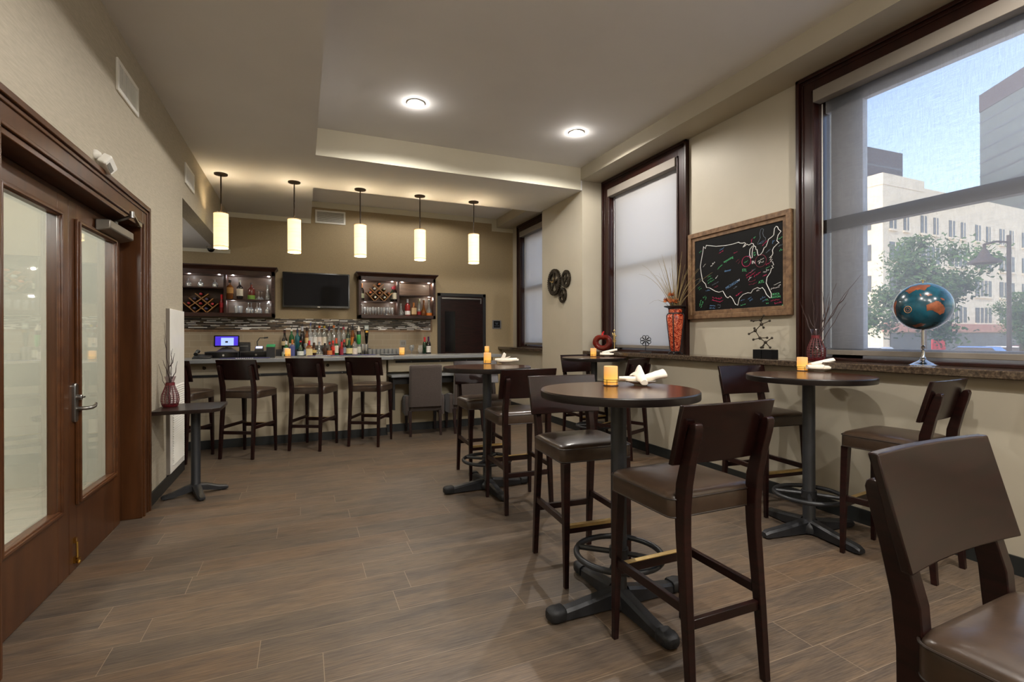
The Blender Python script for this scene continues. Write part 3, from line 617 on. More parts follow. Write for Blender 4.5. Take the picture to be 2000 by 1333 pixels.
# ------------------------------------------------------------------ bar stools
def make_stool():
    t = thing('bar_stool', '', 'bar stool', (0, 0, 0), 0, 'wooden bar stools with leather seats')
    m = MB(); w_, d_ = .44, .40
    lay = [(0, .985, .03), (.008, 1.0, .034), (.062, 1.0, .036), (.078, .985, .04), (.088, .95, .05), (.096, .85, .06), (.103, .65, .06), (.107, .35, .04), (.108, .05, .004)]
    m.loft([[(x, y, .668+z) for x, y in rrect(w_*s_, d_*s_, min(r_, w_*s_/2.2, d_*s_/2.2))] for z, s_, r_ in lay]); seat = m.build('seat', M['leather'], t, angle=60)
    m = MB(); m.tube([(x, y, .668+.072) for x, y in rrect(w_+.002, d_+.002, .036)], .0032, 6, True); m.build('piping', M['pipe'], seat)
    m = MB(); m.tube([(x, y, .672) for x, y in rrect(w_-.004, d_-.004, .034)], .004, 6, True); m.build('welt', M['pipe'], seat)
    for sx in (-1, 1):
        m = MB(); pr = [(.0, .024, .193, .197), (.345, .034, .190, .19), (.668, .043, .186, .178)]
        m.loft([[(sx*x+a*w, y+b*w, z) for a, b in ((-.5, -.5), (.5, -.5), (.5, .5), (-.5, .5))] for z, w, x, y in [(p[0], p[1], p[2], p[3]) for p in pr]]); m.build('leg', M['espresso'], t, bevel=.003)
        m = MB()
        pr = [(0, -.262, .028, .030, .187), (.30, -.240, .036, .034, .184), (.60, -.216, .046, .036, .18), (.70, -.214, .052, .036, .18), (.80, -.222, .054, .036, .18), (.90, -.246, .048, .036, .18), (.98, -.270, .044, .036, .18), (1.02, -.281, .038, .036, .18), (1.034, -.285, .024, .034, .18), (1.038, -.286, .008, .03, .18)]
        m.loft([[(sx*x+a*wx, y+b*wy, z) for a, b in ((-.5, -.5), (.5, -.5), (.5, .5), (-.5, .5))] for z, y, wy, wx, x in pr]); m.build('leg', M['espresso'], t, bevel=.003)
    # curved back panel
    m = MB(); rings = []; n = 12
    for k in range(n+1):
        u = -1+2*k/n; x = .231*u; bow = -.015*(1-u*u)
        def P(z, off):
            yy = -.204-.062*((z-.873)/.229); return (x, yy+bow+off, z)
        rings.append([P(.873, 0.012), P(1.102, .012), P(1.102, -.010), P(.873, -.010)])
    m.loft(rings); m.build('backrest', M['espressoX'], t, bevel=.004)
    def st(name, p, q, w, h, mat='espresso'): mm = MB(); mm.bar(p, q, w, h); return mm.build(name, M[mat], t, bevel=.0025)
    ft = st('stretcher', (-.19, .19, .31), (.19, .19, .31), .022, .042)
    mm = MB(); mm.box(-.172, .172, .177, .204, .331, .3345); mm.box(-.172, .172, .2015, .2045, .318, .3345); mm.build('brass_footplate', M['brass'], ft)
    st('stretcher', (-.186, -.238, .29), (.186, -.238, .29), .022, .036)
    for sx in (-1, 1): st('stretcher', (sx*.188, .19, .345), (sx*.184, -.236, .345), .022, .036)
    return t
ST = [((1.476, 1.643), .3, 'leather bar stool in the foreground with its back to us, at the nearest round table'),
 ((1.503, 2.493), -183.9, 'bar stool facing us on the far side of the nearest round table'),
 ((1.612, 3.68), -2.5, 'bar stool with its back to us at the second round table toward the bar'),
 ((1.631, 4.536), -181.4, 'bar stool facing us behind the second round table toward the bar'),
 ((3.42, 5.55), 180, 'bar stool facing us behind the farthest round table beneath the pumpkin ornament'),
 ((3.335, 4.70), 24, 'turned bar stool between the farthest round table and the window wall'),
 ((3.375, 2.79), -186, 'bar stool behind the window table, half hidden by the foreground stool'),
 ((3.299, 1.83), 6.9, 'bar stool on the near side of the window table, below the globe'),
 ((1.344, .397), -178.2, 'large foreground bar stool cut off by the bottom right corner'),
 ((-1.209, 6.46), -24, 'bar stool at the left end of the bar, partly hidden by the wall'),
 ((-.557, 6.42), -26.9, 'bar stool second from the left at the bar, behind the small square table'),
 ((.139, 6.54), -26.9, 'bar stool third from the left at the bar'),
 ((.810, 6.50), -28.2, 'bar stool at the right end of the bar beside the upholstered chair')]
stool = make_stool()
for i, ((x, y), a, lb) in enumerate(ST):
    g = 'bar stools lined up along the bar' if i >= 9 else 'bar stools at the round tables'
    if i == 0: stool.location = (x, y, 0); stool.rotation_euler = (0, 0, radians(a)); stool['label'] = lb; stool['group'] = g
    else: dup(stool, (x, y, 0), radians(a), lb, g)

# ------------------------------------------------------------------ round tables
def make_table(caps, name_label, zt, r=.39, rot=0, ringz=.26):
    t = thing('bar_table', name_label, 'table', (0, 0, 0), rot, 'round high bar tables')
    m = MB(); m.lathe([(r-.012, zt-.012), (r-.0045, zt-.003), (r-.0045, zt+.0004)], seg=64); tp = m.build('tabletop', M['tabletop'], t)
    m = MB(); m.lathe([(r-.012, zt-.04), (r-.002, zt-.038), (r, zt-.032), (r, zt-.006), (r-.004, zt), (r-.0047, zt), (r-.0047, zt-.004)], seg=64); m.build('edge_band', M['edge'], tp, angle=30)
    m = MB(); m.lathe([(.17, zt-.052), (.17, zt-.041)], seg=4); m.build('mounting_plate', M['iron'], t)
    m = MB(); m.lathe([(.052, .045), (.046, .07), (.039, .08), (.039, zt-.05)], seg=28); m.build('column', M['iron'], t)
    m = MB(); m.lathe([(.075, .012), (.08, .03), (.07, .06), (.05, .085)], seg=24); m.build('hub', M['iron'], t)
    for k in range(4):
        a = k*pi/2; R = Matrix.Rotation(a, 4, 'Z')
        m = MB(); m.M = R; pr = [(.04, .036, .010, .095), (.12, .035, .010, .082), (.26, .033, .010, .062), (.355, .032, .010, .052), (.380, .024, .012, .040)]
        m.loft([[(x, -hw, z0), (x, hw, z0), (x, hw, z1-.012), (x, hw*.6, z1), (x, -hw*.6, z1), (x, -hw, z1-.012)] for x, hw, z0, z1 in pr]); ft = m.build('foot', M['iron'], t)
        m = MB(); m.M = R; m.lathe([(.016, 0), (.016, .014)], (.345, 0, 0), 12); m.build('glide', M['rubber'], ft)
        if caps:
            m = MB(); m.M = R; m.loft([[(x, y*s_, .0345+z*s_) for y, z in rrect(.080, .062, .022)] for x, s_ in ((.318, .94), (.326, 1.04), (.35, 1.0), (.36, 1.06), (.38, .98), (.394, .86), (.402, .6))]); m.build('tape_wrap', M['rubber'], ft)
    m = MB(); m.ring((0, 0, ringz), .212, .0150, 44, 10)
    for k in range(4):
        a = pi/4+k*pi/2; m.tube([(.036*cos(a), .036*sin(a), ringz+.004), (.212*cos(a), .212*sin(a), ringz)], .0135, 8)
    m.lathe([(.048, ringz-.02), (.048, ringz+.03)], seg=24); m.build('foot_ring', M['iron'], t)
    return t
ZT1 = 1.085
T1 = make_table(True, 'nearest round dark wood bar table with black taped feet', ZT1); T1.location = (1.46, 2.06, 0)
T2 = dup(T1, (1.51, 4.105, 0), radians(1.5), 'second round bar table toward the bar, with two candles in line above it')
T3 = make_table(False, 'farthest round bar table against the window wall under the pumpkin ornament', 1.094, .39, radians(10)); T3.location = (3.285, 5.14, 0)
T4 = make_table(False, 'round bar table by the big window, beneath the red woven vase', 1.08, .39, radians(-7)); T4.location = (3.20, 2.305, 0)

# small square side table by the glass doors
t = thing('side_table', 'small dark square side table beside the glass doors holding a wicker vase', 'table', (-.845, 4.95, 0))
zt = .765
m = MB(); m.loft([[(x, y, z) for x, y in [(-.255, -.30), (.16, -.30), (.215, -.22), (.215, .20), (-.255, .20)]] for z in (zt-.03, zt)]); m.build('tabletop', M['tabledark'], t, bevel=.003)
m = MB(); m.hexa([(-.12, -.10, zt-.045), (.12, -.10, zt-.045), (.12, .10, zt-.045), (-.12, .10, zt-.045)], [(-.16, -.14, zt-.03), (.16, -.14, zt-.03), (.16, .14, zt-.03), (-.16, .14, zt-.03)]); m.build('mounting_plate', M['iron'], t)
m = MB(); m.lathe([(.045, .06), (.036, .08), (.036, zt-.04)], seg=24); m.build('column', M['iron'], t)
for k in range(4):
    m = MB(); m.M = Matrix.Rotation(radians(20)+k*pi/2, 4, 'Z'); pr = [(.0, .034, .05, .095), (.08, .032, .03, .085), (.17, .028, .012, .05), (.23, .026, .01, .038), (.245, .02, .012, .03)]
    m.loft([[(x, -hw, z0), (x, hw, z0), (x, hw, z1-.01), (x, hw*.6, z1), (x, -hw*.6, z1), (x, -hw, z1-.01)] for x, hw, z0, z1 in pr]); f_ = m.build('foot', M['iron'], t)
    m = MB(); m.M = Matrix.Rotation(radians(20)+k*pi/2, 4, 'Z'); m.lathe([(.014, 0), (.014, .016)], (.215, 0, 0), 10); m.build('glide', M['rubber'], f_)

# ------------------------------------------------------------------ candles, plates, napkins
def make_candle():
    t = thing('candle', '', 'candle', (0, 0, 0), 0, 'lit amber flameless candles')
    m = MB(); m.lathe([(.0345, .006), (.0365, .008), (.0365, .104), (.034, .106), (.030, .100), (.004, .098)], seg=28); m.build('wax', M['wax'], t)
    m = MB(); m.ring((0, 0, .004), .0385, .003, 28, 6); m.ring((0, 0, .022), .0385, .0014, 28, 6); m.ring((0, 0, .034), .0385, .0014, 28, 6)
    for a in range(4): m.tube([(.0385*cos(a*pi/2+.4), .0385*sin(a*pi/2+.4), .003), (.0385*cos(a*pi/2+.4), .0385*sin(a*pi/2+.4), .035)], .0014, 6)
    m.build('wire_holder', M['black'], t); return t
def at_top(px, py, z): p = onz(px, py, z); return (p.x, p.y, z)
cand = make_candle(); cand.location = at_top(1193, 754, ZT1); cand['label'] = 'lit amber candle on the nearest round table'
CTOP = 1.09
for px, py, z, lb in ((952, 710.5, ZT1, 'lit amber candle on the second round table toward the bar'), (1159, 697, 1.094, 'lit amber candle on the farthest round table by the pumpkin ornament'), (1567, 725, 1.08, 'lit amber candle on the round table by the big window'), (562, 696.5, CTOP, 'lit amber candle on the bar in front of the bottles'), (785, 694, CTOP, 'lit amber candle on the bar counter right of the glass row'), (951, 689.5, CTOP, 'lit amber candle on the bar end, just above another candle')):
    dup(cand, at_top(px, py, z), random.random(), lb)
def make_plate():
    t = thing('plate', '', 'plate', (0, 0, 0), 0, 'small plates with rolled napkins')
    m = MB(); m.lathe([(.034, 0), (.036, .006), (.05, .010), (.078, .020), (.082, .023), (.078, .0235), (.05, .014), (.004, .012)], seg=36); m.build('dish', M['plate'], t)
    m = MB(); m.ring((0, 0, .0232), .0805, .0014, 40, 6); m.build('rim_line', M['platerim'], t); return t
def napkin_roll(m, p0, p1, r0, r1, sag=0, twist=.3):
    p0, p1 = Vector(p0), Vector(p1); n = 9; d = (p1-p0).normalized(); u = d.cross(Vector((0, 0, 1))).normalized(); w_ = u.cross(d)
    rings = []
    for k in range(n+1):
        q = p0.lerp(p1, k/n)+Vector((0, 0, -sag*sin(pi*k/n))); r = r0+(r1-r0)*k/n
        rings.append([q+(u*cos(2*pi*j/14)*1.15+w_*sin(2*pi*j/14)*.85)*r*(1+.10*sin(3*2*pi*j/14+k*twist)+.05*random.uniform(-1, 1)) for j in range(14)])
    m.loft(rings)
    e = [p1-d*.012+(u*cos(2*pi*j/14)*1.15+w_*sin(2*pi*j/14)*.85)*r1*.6 for j in range(14)]
def make_napkin(kind):
    t = thing('napkin', '', 'napkin', (0, 0, 0), 0, 'white linen napkins folded on plates')
    m = MB()
    if kind == 0:      # crossed rolls with a peak
        napkin_roll(m, (-.115, .01, .040), (.02, .0, .036), .014, .020); napkin_roll(m, (.0, 0, .036), (.135, .025, .062), .020, .030)
        napkin_roll(m, (.0, .03, .05), (-.005, -.10, .026), .026, .016)
        m.loft([[(x, y, z) for x, y in rrect(w_, d_, min(w_, d_)/2.3, 4, cx, 0.01)] for z, w_, d_, cx in ((.035, .075, .05, 0), (.06, .06, .04, -.005), (.085, .038, .028, -.005), (.105, .02, .018, -.004), (.112, .006, .006, -.004))])
        m.hexa([(-.02, -.01, .06), (-.02, .02, .06), (-.058, .012, .055), (-.058, 0, .055)], [(-.006, -.008, .088), (-.006, .018, .088), (-.05, .01, .064), (-.05, 0, .064)])
    elif kind == 1:    # one long roll with upright wing
        napkin_roll(m, (-.10, 0, .040), (.115, 0, .040), .017, .022); napkin_roll(m, (.11, 0, .038), (.13, 0, .036), .014, .015)
        m.loft([[(x, y, z) for x, y in rrect(w_, d_, min(w_, d_)/2.3, 4, cx, 0)] for z, w_, d_, cx in ((.045, .05, .024, -.03), (.07, .038, .02, -.018), (.098, .032, .014, -.008), (.112, .006, .005, -.012))])
        m.hexa([(.005, -.008, .05), (.005, .008, .05), (.05, .003, .072), (.05, -.003, .072)], [(0, -.006, .062), (0, .006, .062), (.048, .003, .076), (.048, -.003, .076)])
    else:              # folded roll pointing up to one side
        napkin_roll(m, (-.09, .0, .036), (.03, 0, .036), .020, .022); napkin_roll(m, (-.06, .01, .05), (.125, .045, .088), .020, .017); napkin_roll(m, (.02, -.03, .035), (.075, -.045, .034), .018, .013)
    m.build('linen', M['paper'], t, angle=70); return t
pl1 = make_plate(); p_ = at_top(1251, 752.5, ZT1); pl1.location = p_; pl1['label'] = 'white dark rimmed plate under the napkin on the nearest round table'
ang = -TH
nk = make_napkin(0); nk.location = (p_[0], p_[1], p_[2]-.004); nk.rotation_euler = (0, 0, ang); nk['label'] = 'white knotted napkin with a raised peak on the nearest table'
PLS = [(987, 711, ZT1, 'white plate under the long rolled napkin on the second round table', 1, 'long rolled white napkin with an upright point on the second table'), (1186, 697, 1.094, 'white plate under the slanted napkin on the farthest round table', 2, 'slanted rolled white napkin on the farthest round table'), (1600, 726, 1.08, 'white plate under the napkin on the round table by the big window', 2, 'white rolled napkin pointing right on the table by the big window')]
for px, py, z, l1, kind, l2 in PLS:
    q = at_top(px, py, z); dup(pl1, q, 0, l1); nn = make_napkin(kind); nn.location = (q[0], q[1], q[2]-.002); nn.rotation_euler = (0, 0, ang-.1); nn['label'] = l2

# ------------------------------------------------------------------ the bar
YF = 6.90
t = thing('bar_counter', 'long beige tiled bar with grey countertop where the stools stand', 'bar counter', (0, 0, 0))
m = MB(); m.box(-3.3, 1.06, YF, YF+.10, .105, 1.045); m.box(.96, 1.06, YF+.10, 7.30, .105, 1.045); m.box(-3.3, 1.06, 7.30, 7.38, .105, 1.045); m.build('front_panel', M['barpanel'], t, flat=True)
m = MB(); m.box(-3.3, 1.07, YF-.012, YF+.1, 0, .105); m.build('toe_base', M['base'], t)
m = MB(); m.box(-3.3, 1.12, 6.64, 7.42, 1.045, CTOP); m.build('countertop', M['counter'], t, bevel=.006)
z_ = ony(560, 731, YF).z
m = MB(); m.box(-3.3, .93, YF-.014, YF, z_-.014, z_+.016); st_ = m.build('outlet_strip', M['black'], t)
m = MB()
for px, py in ((437, 733), (508, 733), (668, 727)): p = ony(px, py, YF); m.M = backM(p.x, YF-.014, z_); m.sphere((0, 0, .002), .009, 10, 6); m.M = Matrix.Identity(4)
m.build('screws', M['chrome'], st_)
for px in (399, 505, 640, 735):
    p = ony(px, 713, YF); m = MB(); m.M = backM(p.x, YF, z_+.10); m.lathe([(.02, 0), (.02, .006)], seg=12); m.tube([(0, 0, .005), (0, -.005, .04), (0, .012, .055)], .007, 8); m.sphere((0, .014, .056), .011, 10, 6); m.build('purse_hook', M['bronze'], t)
t = thing('bar_counter', 'lower right bar section with cream panels and attached low counter', 'bar counter', (0, 0, 0))
m = MB(); m.box(1.062, 2.66, 7.12, 7.22, .105, 1.045); m.build('front_panel', M['cream'], t, flat=True)
m = MB(); m.box(1.07, 2.66, 7.10, 7.2, 0, .105); m.build('toe_base', M['base'], t)
m = MB(); m.box(1.123, 2.72, 6.76, 7.42, 1.045, CTOP-.001); m.build('countertop', M['counter'], t, bevel=.006)
m = MB(); m.box(1.10, 2.66, 6.98, 7.12, .86, 1.045); m.build('apron', M['cream'], t, flat=True)
m = MB(); m.box(1.20, 2.60, 6.966, 6.98, .985, 1.02); ss = m.build('outlet_strip', M['black'], t)
m = MB()
for x in (1.42, 1.84, 2.24): m.sphere((x, 6.966, 1.002), .010, 10, 6)
m.build('screws', M['chrome'], ss)
m = MB(); m.box(1.10, 2.40, 6.70, 7.12, .80, .832); m.build('low_counter', M['counter'], t, bevel=.004)
m = MB(); m.box(1.13, 1.16, 6.78, 7.12, .35, .80); m.box(2.34, 2.37, 6.78, 7.12, .35, .80); m.box(1.13, 2.37, 6.80, 6.83, .70, .80); m.build('low_counter_bracket', M['dark'], t)  # dark end brackets and a dark band below the counter front
# back counter with stepped liquor shelf
t = thing('back_counter', 'dark counter along the back wall beneath the bottles', 'counter', (0, 0, 0))
m = MB(); m.box(-3.3, 2.28, 8.62, YB-.025, .0, .985); m.build('cabinet_base', M['cab'], t, flat=True)
m = MB(); m.box(-3.3, 2.30, 8.58, YB-.022, .985, 1.02); m.build('countertop', M['counter'], t, bevel=.004)
t = thing('liquor_step_shelf', 'dark stepped shelf lifting the back row of liquor bottles', 'shelf', (0, 0, 0))
m = MB(); m.box(-.40, 1.10, 8.88, 9.04, 1.02, 1.15); m.build('step', M['black'], t)
# wall finish behind the bar
shell('trim_10', M['mosaic'], (-3.4, 2.235, YB-.012, YB, 1.475, 1.665))
shell('trim_11', M['stoneband'], (-3.4, 2.235, YB-.016, YB, 1.44, 1.475), (2.235, 2.27, YB-.016, YB, 1.44, 1.665))
shell('trim_12', M['subway'], (-3.4, 2.25, YB-.008, YB, 1.02, 1.44))
t = thing('outlet_plate', 'steel outlet plate on the beige backsplash right of the bottles', 'outlet', (ony(787, 671, YB).x, YB-.009, ony(787, 671, YB).z))
m = MB(); m.M = backM(0, 0, 0); m.prism(rrect(.11, .12, .008, 3), 0, .005); m.build('plate', M['satin'], t)
m = MB(); m.M = backM(0, 0, 0); m.box(-.03, -.008, -.03, .03, .005, .007); m.box(.008, .03, -.03, .03, .005, .007); m.build('socket', M['valance'], t)

# ------------------------------------------------------------------ upholstered chairs at the low counter
def make_chair():
    t = thing('upholstered_chair', '', 'chair', (0, 0, 0), 0, 'taupe upholstered chairs at the low counter')
    m = MB(); m.loft([[(x, y, z) for x, y in rrect(.44, .09, .035, 5, 0, yy)] for z, yy in ((.40, -.225), (.42, -.23), (.70, -.25), (.92, -.275), (.955, -.279))]+[[(x, y, .97) for x, y in rrect(.41, .06, .03, 5, 0, -.281)]]); m.build('backrest', M['greyfab'], t, angle=60)
    m = MB(); m.loft([[(x, y, z) for x, y in rrect(.46*s_, .44*s_, .05, 5, 0, .02)] for z, s_ in ((.33, .98), (.34, 1), (.44, 1), (.465, .96), (.475, .8))]); m.build('seat', M['greyfab'], t, angle=60)
    for sx in (-1, 1):
        m = MB(); m.loft([[(sx*.238+x, y, z) for x, y in rrect(.065, d_, .03, 5, 0, yy)] for z, d_, yy in ((.28, .42, .01), (.43, .43, .0), (.48, .40, -.02), (.52, .28, -.07), (.545, .16, -.12))]); m.build('arm', M['greyfab'], t, angle=60)
        m = MB(); m.loft([[(sx*.205+a*w, y+b*w, z) for a, b in ((-.5, -.5), (.5, -.5), (.5, .5), (-.5, .5))] for z, w, y in ((0, .03, -.262), (.34, .045, -.205))]); m.build('leg', M['espresso'], t, bevel=.003)
        m = MB(); m.loft([[(sx*.205+a*w, y+b*w, z) for a, b in ((-.5, -.5), (.5, -.5), (.5, .5), (-.5, .5))] for z, w, y in ((0, .03, .20), (.34, .045, .19))]); m.build('leg', M['espresso'], t, bevel=.003)
    return t
ch = make_chair(); ch.location = (1.56, 6.87, 0); ch.rotation_euler = (0, 0, radians(-4)); ch['label'] = 'taupe fabric chair with curved arms in plain view at the low counter'
dup(ch, (2.16, 6.86, 0), radians(0), 'taupe fabric chair at the low counter mostly hidden behind the second round table')

# ------------------------------------------------------------------ bottles and glasses
def shp(kind, R, H):
    if kind == 'wine': return [(R*.9, 0), (R, .006), (R, H*.58), (R*.86, H*.66), (.0155, H*.76), (.0140, H*.97), (.0155, H*.975), (.0155, H)]
    if kind == 'square' or kind == 'round': return [(R*.92, 0), (R, .006), (R, H*.60), (R*.94, H*.65), (R*.45, H*.72), (.016, H*.77), (.0145, H*.96), (.0165, H*.965), (.0165, H)]
    if kind == 'squat': return [(R*.8, 0), (R, .02), (R*1.05, H*.35), (R*.8, H*.52), (.02, H*.64), (.016, H*.95), (.019, H*.96), (.019, H)]
    if kind == 'decanter': return [(R*.9, 0), (R, .01), (R*.98, H*.30), (R*.6, H*.42), (.02, H*.55), (.014, H*.8), (.018, H*.9), (.02, H)]
    if kind == 'tall': return [(R*.92, 0), (R, .006), (R*.98, H*.68), (R*.6, H*.76), (.016, H*.82), (.014, H*.97), (.016, H)]
    if kind == 'tin': return [(R*.95, 0), (R, .004), (R, H*.7), (R*.9, H*.75), (R*.88, H*.92), (R*.5, H)]
    if kind == 'can': return [(R*.8, 0), (R, H*.95), (R*.96, H)]
GL = {}
def glassmat(name, col, clear):
    if name not in GL:
        GL[name] = thin('bottle '+name, col, .22, .16, mul(col, .8)) if clear else plain('bottle '+name, col, .08, 0, .2, 20, coat=.5)
    return GL[name]
CM = {}
def colm(c, rough=.5, metal=0):
    k = (c, metal)
    if k not in CM: CM[k] = plain('label tint', srgb(*c), rough, metal, .12, 60)
    return CM[k]
DARK = ('dark', (.012, .007, .006, 1), False); GREEN = ('green', (.008, .10, .022, 1), False); DKGREEN = ('dkgreen', (.008, .03, .014, 1), False); CLEAR = ('clear', (.9, .93, .92, 1), True); AMBER = ('amber', (.20, .06, .008, 1), False); RED = ('red', (.30, .015, .012, 1), False); TEAL = ('teal', (.02, .13, .15, 1), False); BROWN = ('brown', (.05, .02, .01, 1), False); STEEL = None
def bottle(loc, R, H, kind, glass, cap, label=None, pourer=None, cap_h=.16, desc='', group='liquor bottles on the back bar', name='bottle', labz=(.16, .52), cat='bottle', rot=None):
    t = thing(name, desc, cat, loc, 0, group); seg = 4 if kind == 'square' else 18
    pr = shp(kind, R*(1.25 if seg == 4 else 1), H)
    m = MB()
    if seg == 4:
        m.loft([[(x, y, z) for x, y in (rrect(2*r/1.25, 2*r/1.25, min(r*.4, .012), 3))] for r, z in pr])
    else: m.lathe(pr, seg=seg)
    body = m.build('glass_body', glassmat(*glass) if glass else M['chrome'], t, angle=50)
    if cap:
        m = MB(); rc = .0165 if kind != 'tin' else R*.7; m.lathe([(rc+.0012, H*(1-cap_h)), (rc+.0012, H+.001), (rc-.003, H+.003)], seg=14); m.build('cap', colm(cap), t)
    if label:
        z0, z1 = H*labz[0], H*labz[1]; m = MB()
        if seg == 4:
            m.loft([[(x, y, z) for x, y in rrect(2*R+.002, 2*R+.002, .012, 3)] for z in (z0, z1)], False, False)
        else:
            rr = R*(1.05 if kind == 'squat' else 1)+.0012; m.loft([[(rr*cos(2*pi*k/18), rr*sin(2*pi*k/18), z) for k in range(18)] for z in (z0, z1)], False, False)
        m.build('label', colm(label), t)
    if pourer:
        m = MB(); m.tube([(0, 0, H), (0, 0, H+.018), (.004, 0, H+.035), (.012, 0, H+.06)], [.009, .008, .005, .004], 8); m.build('pourer', colm(pourer), t)
    if rot: t.rotation_euler = rot
    return t
Y2, Z2, Y1, Z1 = 8.96, 1.15, 8.76, 1.02
def rear(px, top, *a, pour=True, **k):
    p = ony(px, 690, Y2); zt = ony(px, top, Y2).z; k.setdefault('pourer', (18, 18, 20) if pour else None)
    return bottle((p.x, Y2, Z2), a[0], zt-Z2-(.055 if k['pourer'] else 0), *a[1:], **k)
def front(px, top, *a, **k):
    p = ony(px, 690, Y1); zt = ony(px, top, Y1).z; return bottle((p.x, Y1, Z1), a[0], zt-Z1-(.055 if k.get('pourer') else 0), *a[1:], **k)
rear(556, 645, .048, 'squat', DARK, (70, 30, 24), (214, 196, 150), pour=False, desc='dark squat bottle with round cream label at the left end of the back row', labz=(.2, .42))
rear(569.5, 637, .040, 'wine', GREEN, (232, 226, 210), (224, 222, 200), desc='bright green bottle with white neck band in the back row', labz=(.1, .3), cap_h=.1)
rear(581, 638, .040, 'round', TEAL, (30, 40, 70), None, desc='teal blue bottle beside the green one in the back row')
rear(590.5, 632, .036, 'tall', DARK, (176, 178, 184), None, desc='tall black bottle with silver top in the back row', cap_h=.24)
rear(599.5, 640, .032, 'round', AMBER, (44, 26, 18), (220, 190, 130), pour=False, desc='small amber bottle with cream side label in the back row')
rear(606.5, 630, .037, 'tall', CLEAR, None, (206, 208, 206), pourer=(30, 50, 130), desc='clear bottle with pale label and blue pourer in the back row')
rear(615, 630, .037, 'tall', CLEAR, (40, 22, 22), (232, 230, 222), desc='clear bottle with black and white label and dark neck in the back row')
rear(624, 631, .038, 'tall', CLEAR, (224, 96, 30), (234, 218, 204), desc='clear bottle with orange cap and pink white label in the back row', cap_h=.08)
rear(633.5, 631, .038, 'tall', CLEAR, (214, 186, 50), (226, 216, 194), desc='clear bottle with yellow cap and cream label in the back row', cap_h=.08)
rear(643, 633, .037, 'tall', CLEAR, (60, 40, 90), None, desc='clear bottle with purple neck in the back row')
rear(652, 630, .037, 'tall', CLEAR, (226, 120, 40), None, desc='clear bottle with orange collar in the back row', cap_h=.10)
rear(661.5, 630, .037, 'tall', CLEAR, (120, 120, 124), None, desc='clear unlabelled bottle with grey neck in the back row')
rear(671, 633, .037, 'tall', CLEAR, (150, 40, 60), None, desc='clear bottle with crimson collar in the back row', cap_h=.12)
rear(680, 636, .036, 'wine', DKGREEN, (24, 26, 20), (196, 184, 130), desc='dark olive bottle with tan label in the back row')
rear(689, 632, .034, 'tall', AMBER, (30, 26, 26), (200, 120, 40), desc='amber bottle with orange label and black pourer in the back row')
front(553.8, 687, .026, 'can', CLEAR, None, (150, 160, 140), desc='small clear jar at the left end of the front row', name='jar', labz=(.1, .8), cat='jar')
front(559, 667, .042, 'round', GREEN, (226, 220, 214), (236, 232, 224), desc='bottle with white and red label behind the bar candle', labz=(.2, .6), cap_h=.2)
front(571, 664, .040, 'square', ('blueglass', (.05, .07, .22, 1), False), (196, 120, 60), (70, 80, 140), desc='blue labelled bottle with orange collar in the front row', labz=(.1, .62), cap_h=.3)
front(587, 665, .052, 'squat', DKGREEN, (200, 34, 40), (226, 230, 222), desc='bulbous dark green bottle with oval white label and red cap', labz=(.12, .36), cap_h=.12)
front(597.5, 671, .034, 'can', None, None, (140, 150, 190), desc='silver and blue cylinder tin in the front row', name='tin', labz=(.2, .55), cat='tin')
front(604, 666, .050, 'square', AMBER, (206, 40, 60), (226, 208, 156), desc='square amber bottle with large cream label and red cap', labz=(.1, .52), cap_h=.28)
front(613.5, 670, .044, 'squat', BROWN, (90, 60, 30), (206, 180, 110), desc='brown bottle with round gold label in the front row', labz=(.3, .5))
front(623.5, 668, .064, 'decanter', CLEAR, (196, 198, 200), (206, 204, 180), desc='wide faceted clear bottle with silver stopper in the front row', labz=(.06, .16), cap_h=.2)
front(634.5, 671, .040, 'round', BROWN, (40, 26, 20), None, desc='plain dark brown bottle in the front row')
front(644, 668, .046, 'squat', BROWN, (196, 66, 34), (214, 128, 72), desc='brown bottle with orange oval label in the front row', labz=(.14, .42), cap_h=.3)
front(650.5, 666, .034, 'round', RED, (224, 60, 30), (214, 50, 26), desc='red bottle with bright red label in the front row', labz=(.4, .6))
front(657, 661, .034, 'round', GREEN, (214, 96, 60), (228, 220, 200), desc='bottle with pale label and salmon neck in the front row', labz=(.2, .6), cap_h=.3)
front(667.5, 662, .036, 'round', RED, (196, 30, 44), (150, 40, 60), desc='dark red bottle with red cap in the front row', cap_h=.25, pourer=(20, 20, 22))
front(672.5, 664, .032, 'round', DARK, (206, 70, 60), (120, 130, 150), desc='black bottle with grey blue label and red neck in the front row', labz=(.2, .55))
front(682, 659, .052, 'round', DKGREEN, (26, 86, 56), (226, 212, 156), desc='dark green bottle with big square cream label in the front row', labz=(.18, .52), pourer=(20, 20, 20), cap_h=.2)
front(693, 655, .044, 'tall', CLEAR, (30, 30, 34), (226, 216, 206), desc='tall bottle with long white label and red crest at the right of the front row', labz=(.12, .46), pourer=(24, 22, 24))
front(701.3, 673, .030, 'can', CLEAR, None, (206, 206, 190), desc='clear tumbler of straws at the right of the front row', name='tumbler', labz=(.3, .8), cat='glass')
front(708.5, 672.5, .034, 'can', None, None, None, desc='left one of two steel shaker tins', name='shaker_tin', cat='shaker')
front(715.5, 673, .034, 'can', None, None, None, desc='right one of two steel shaker tins, beneath the tap handle', name='shaker_tin', cat='shaker')
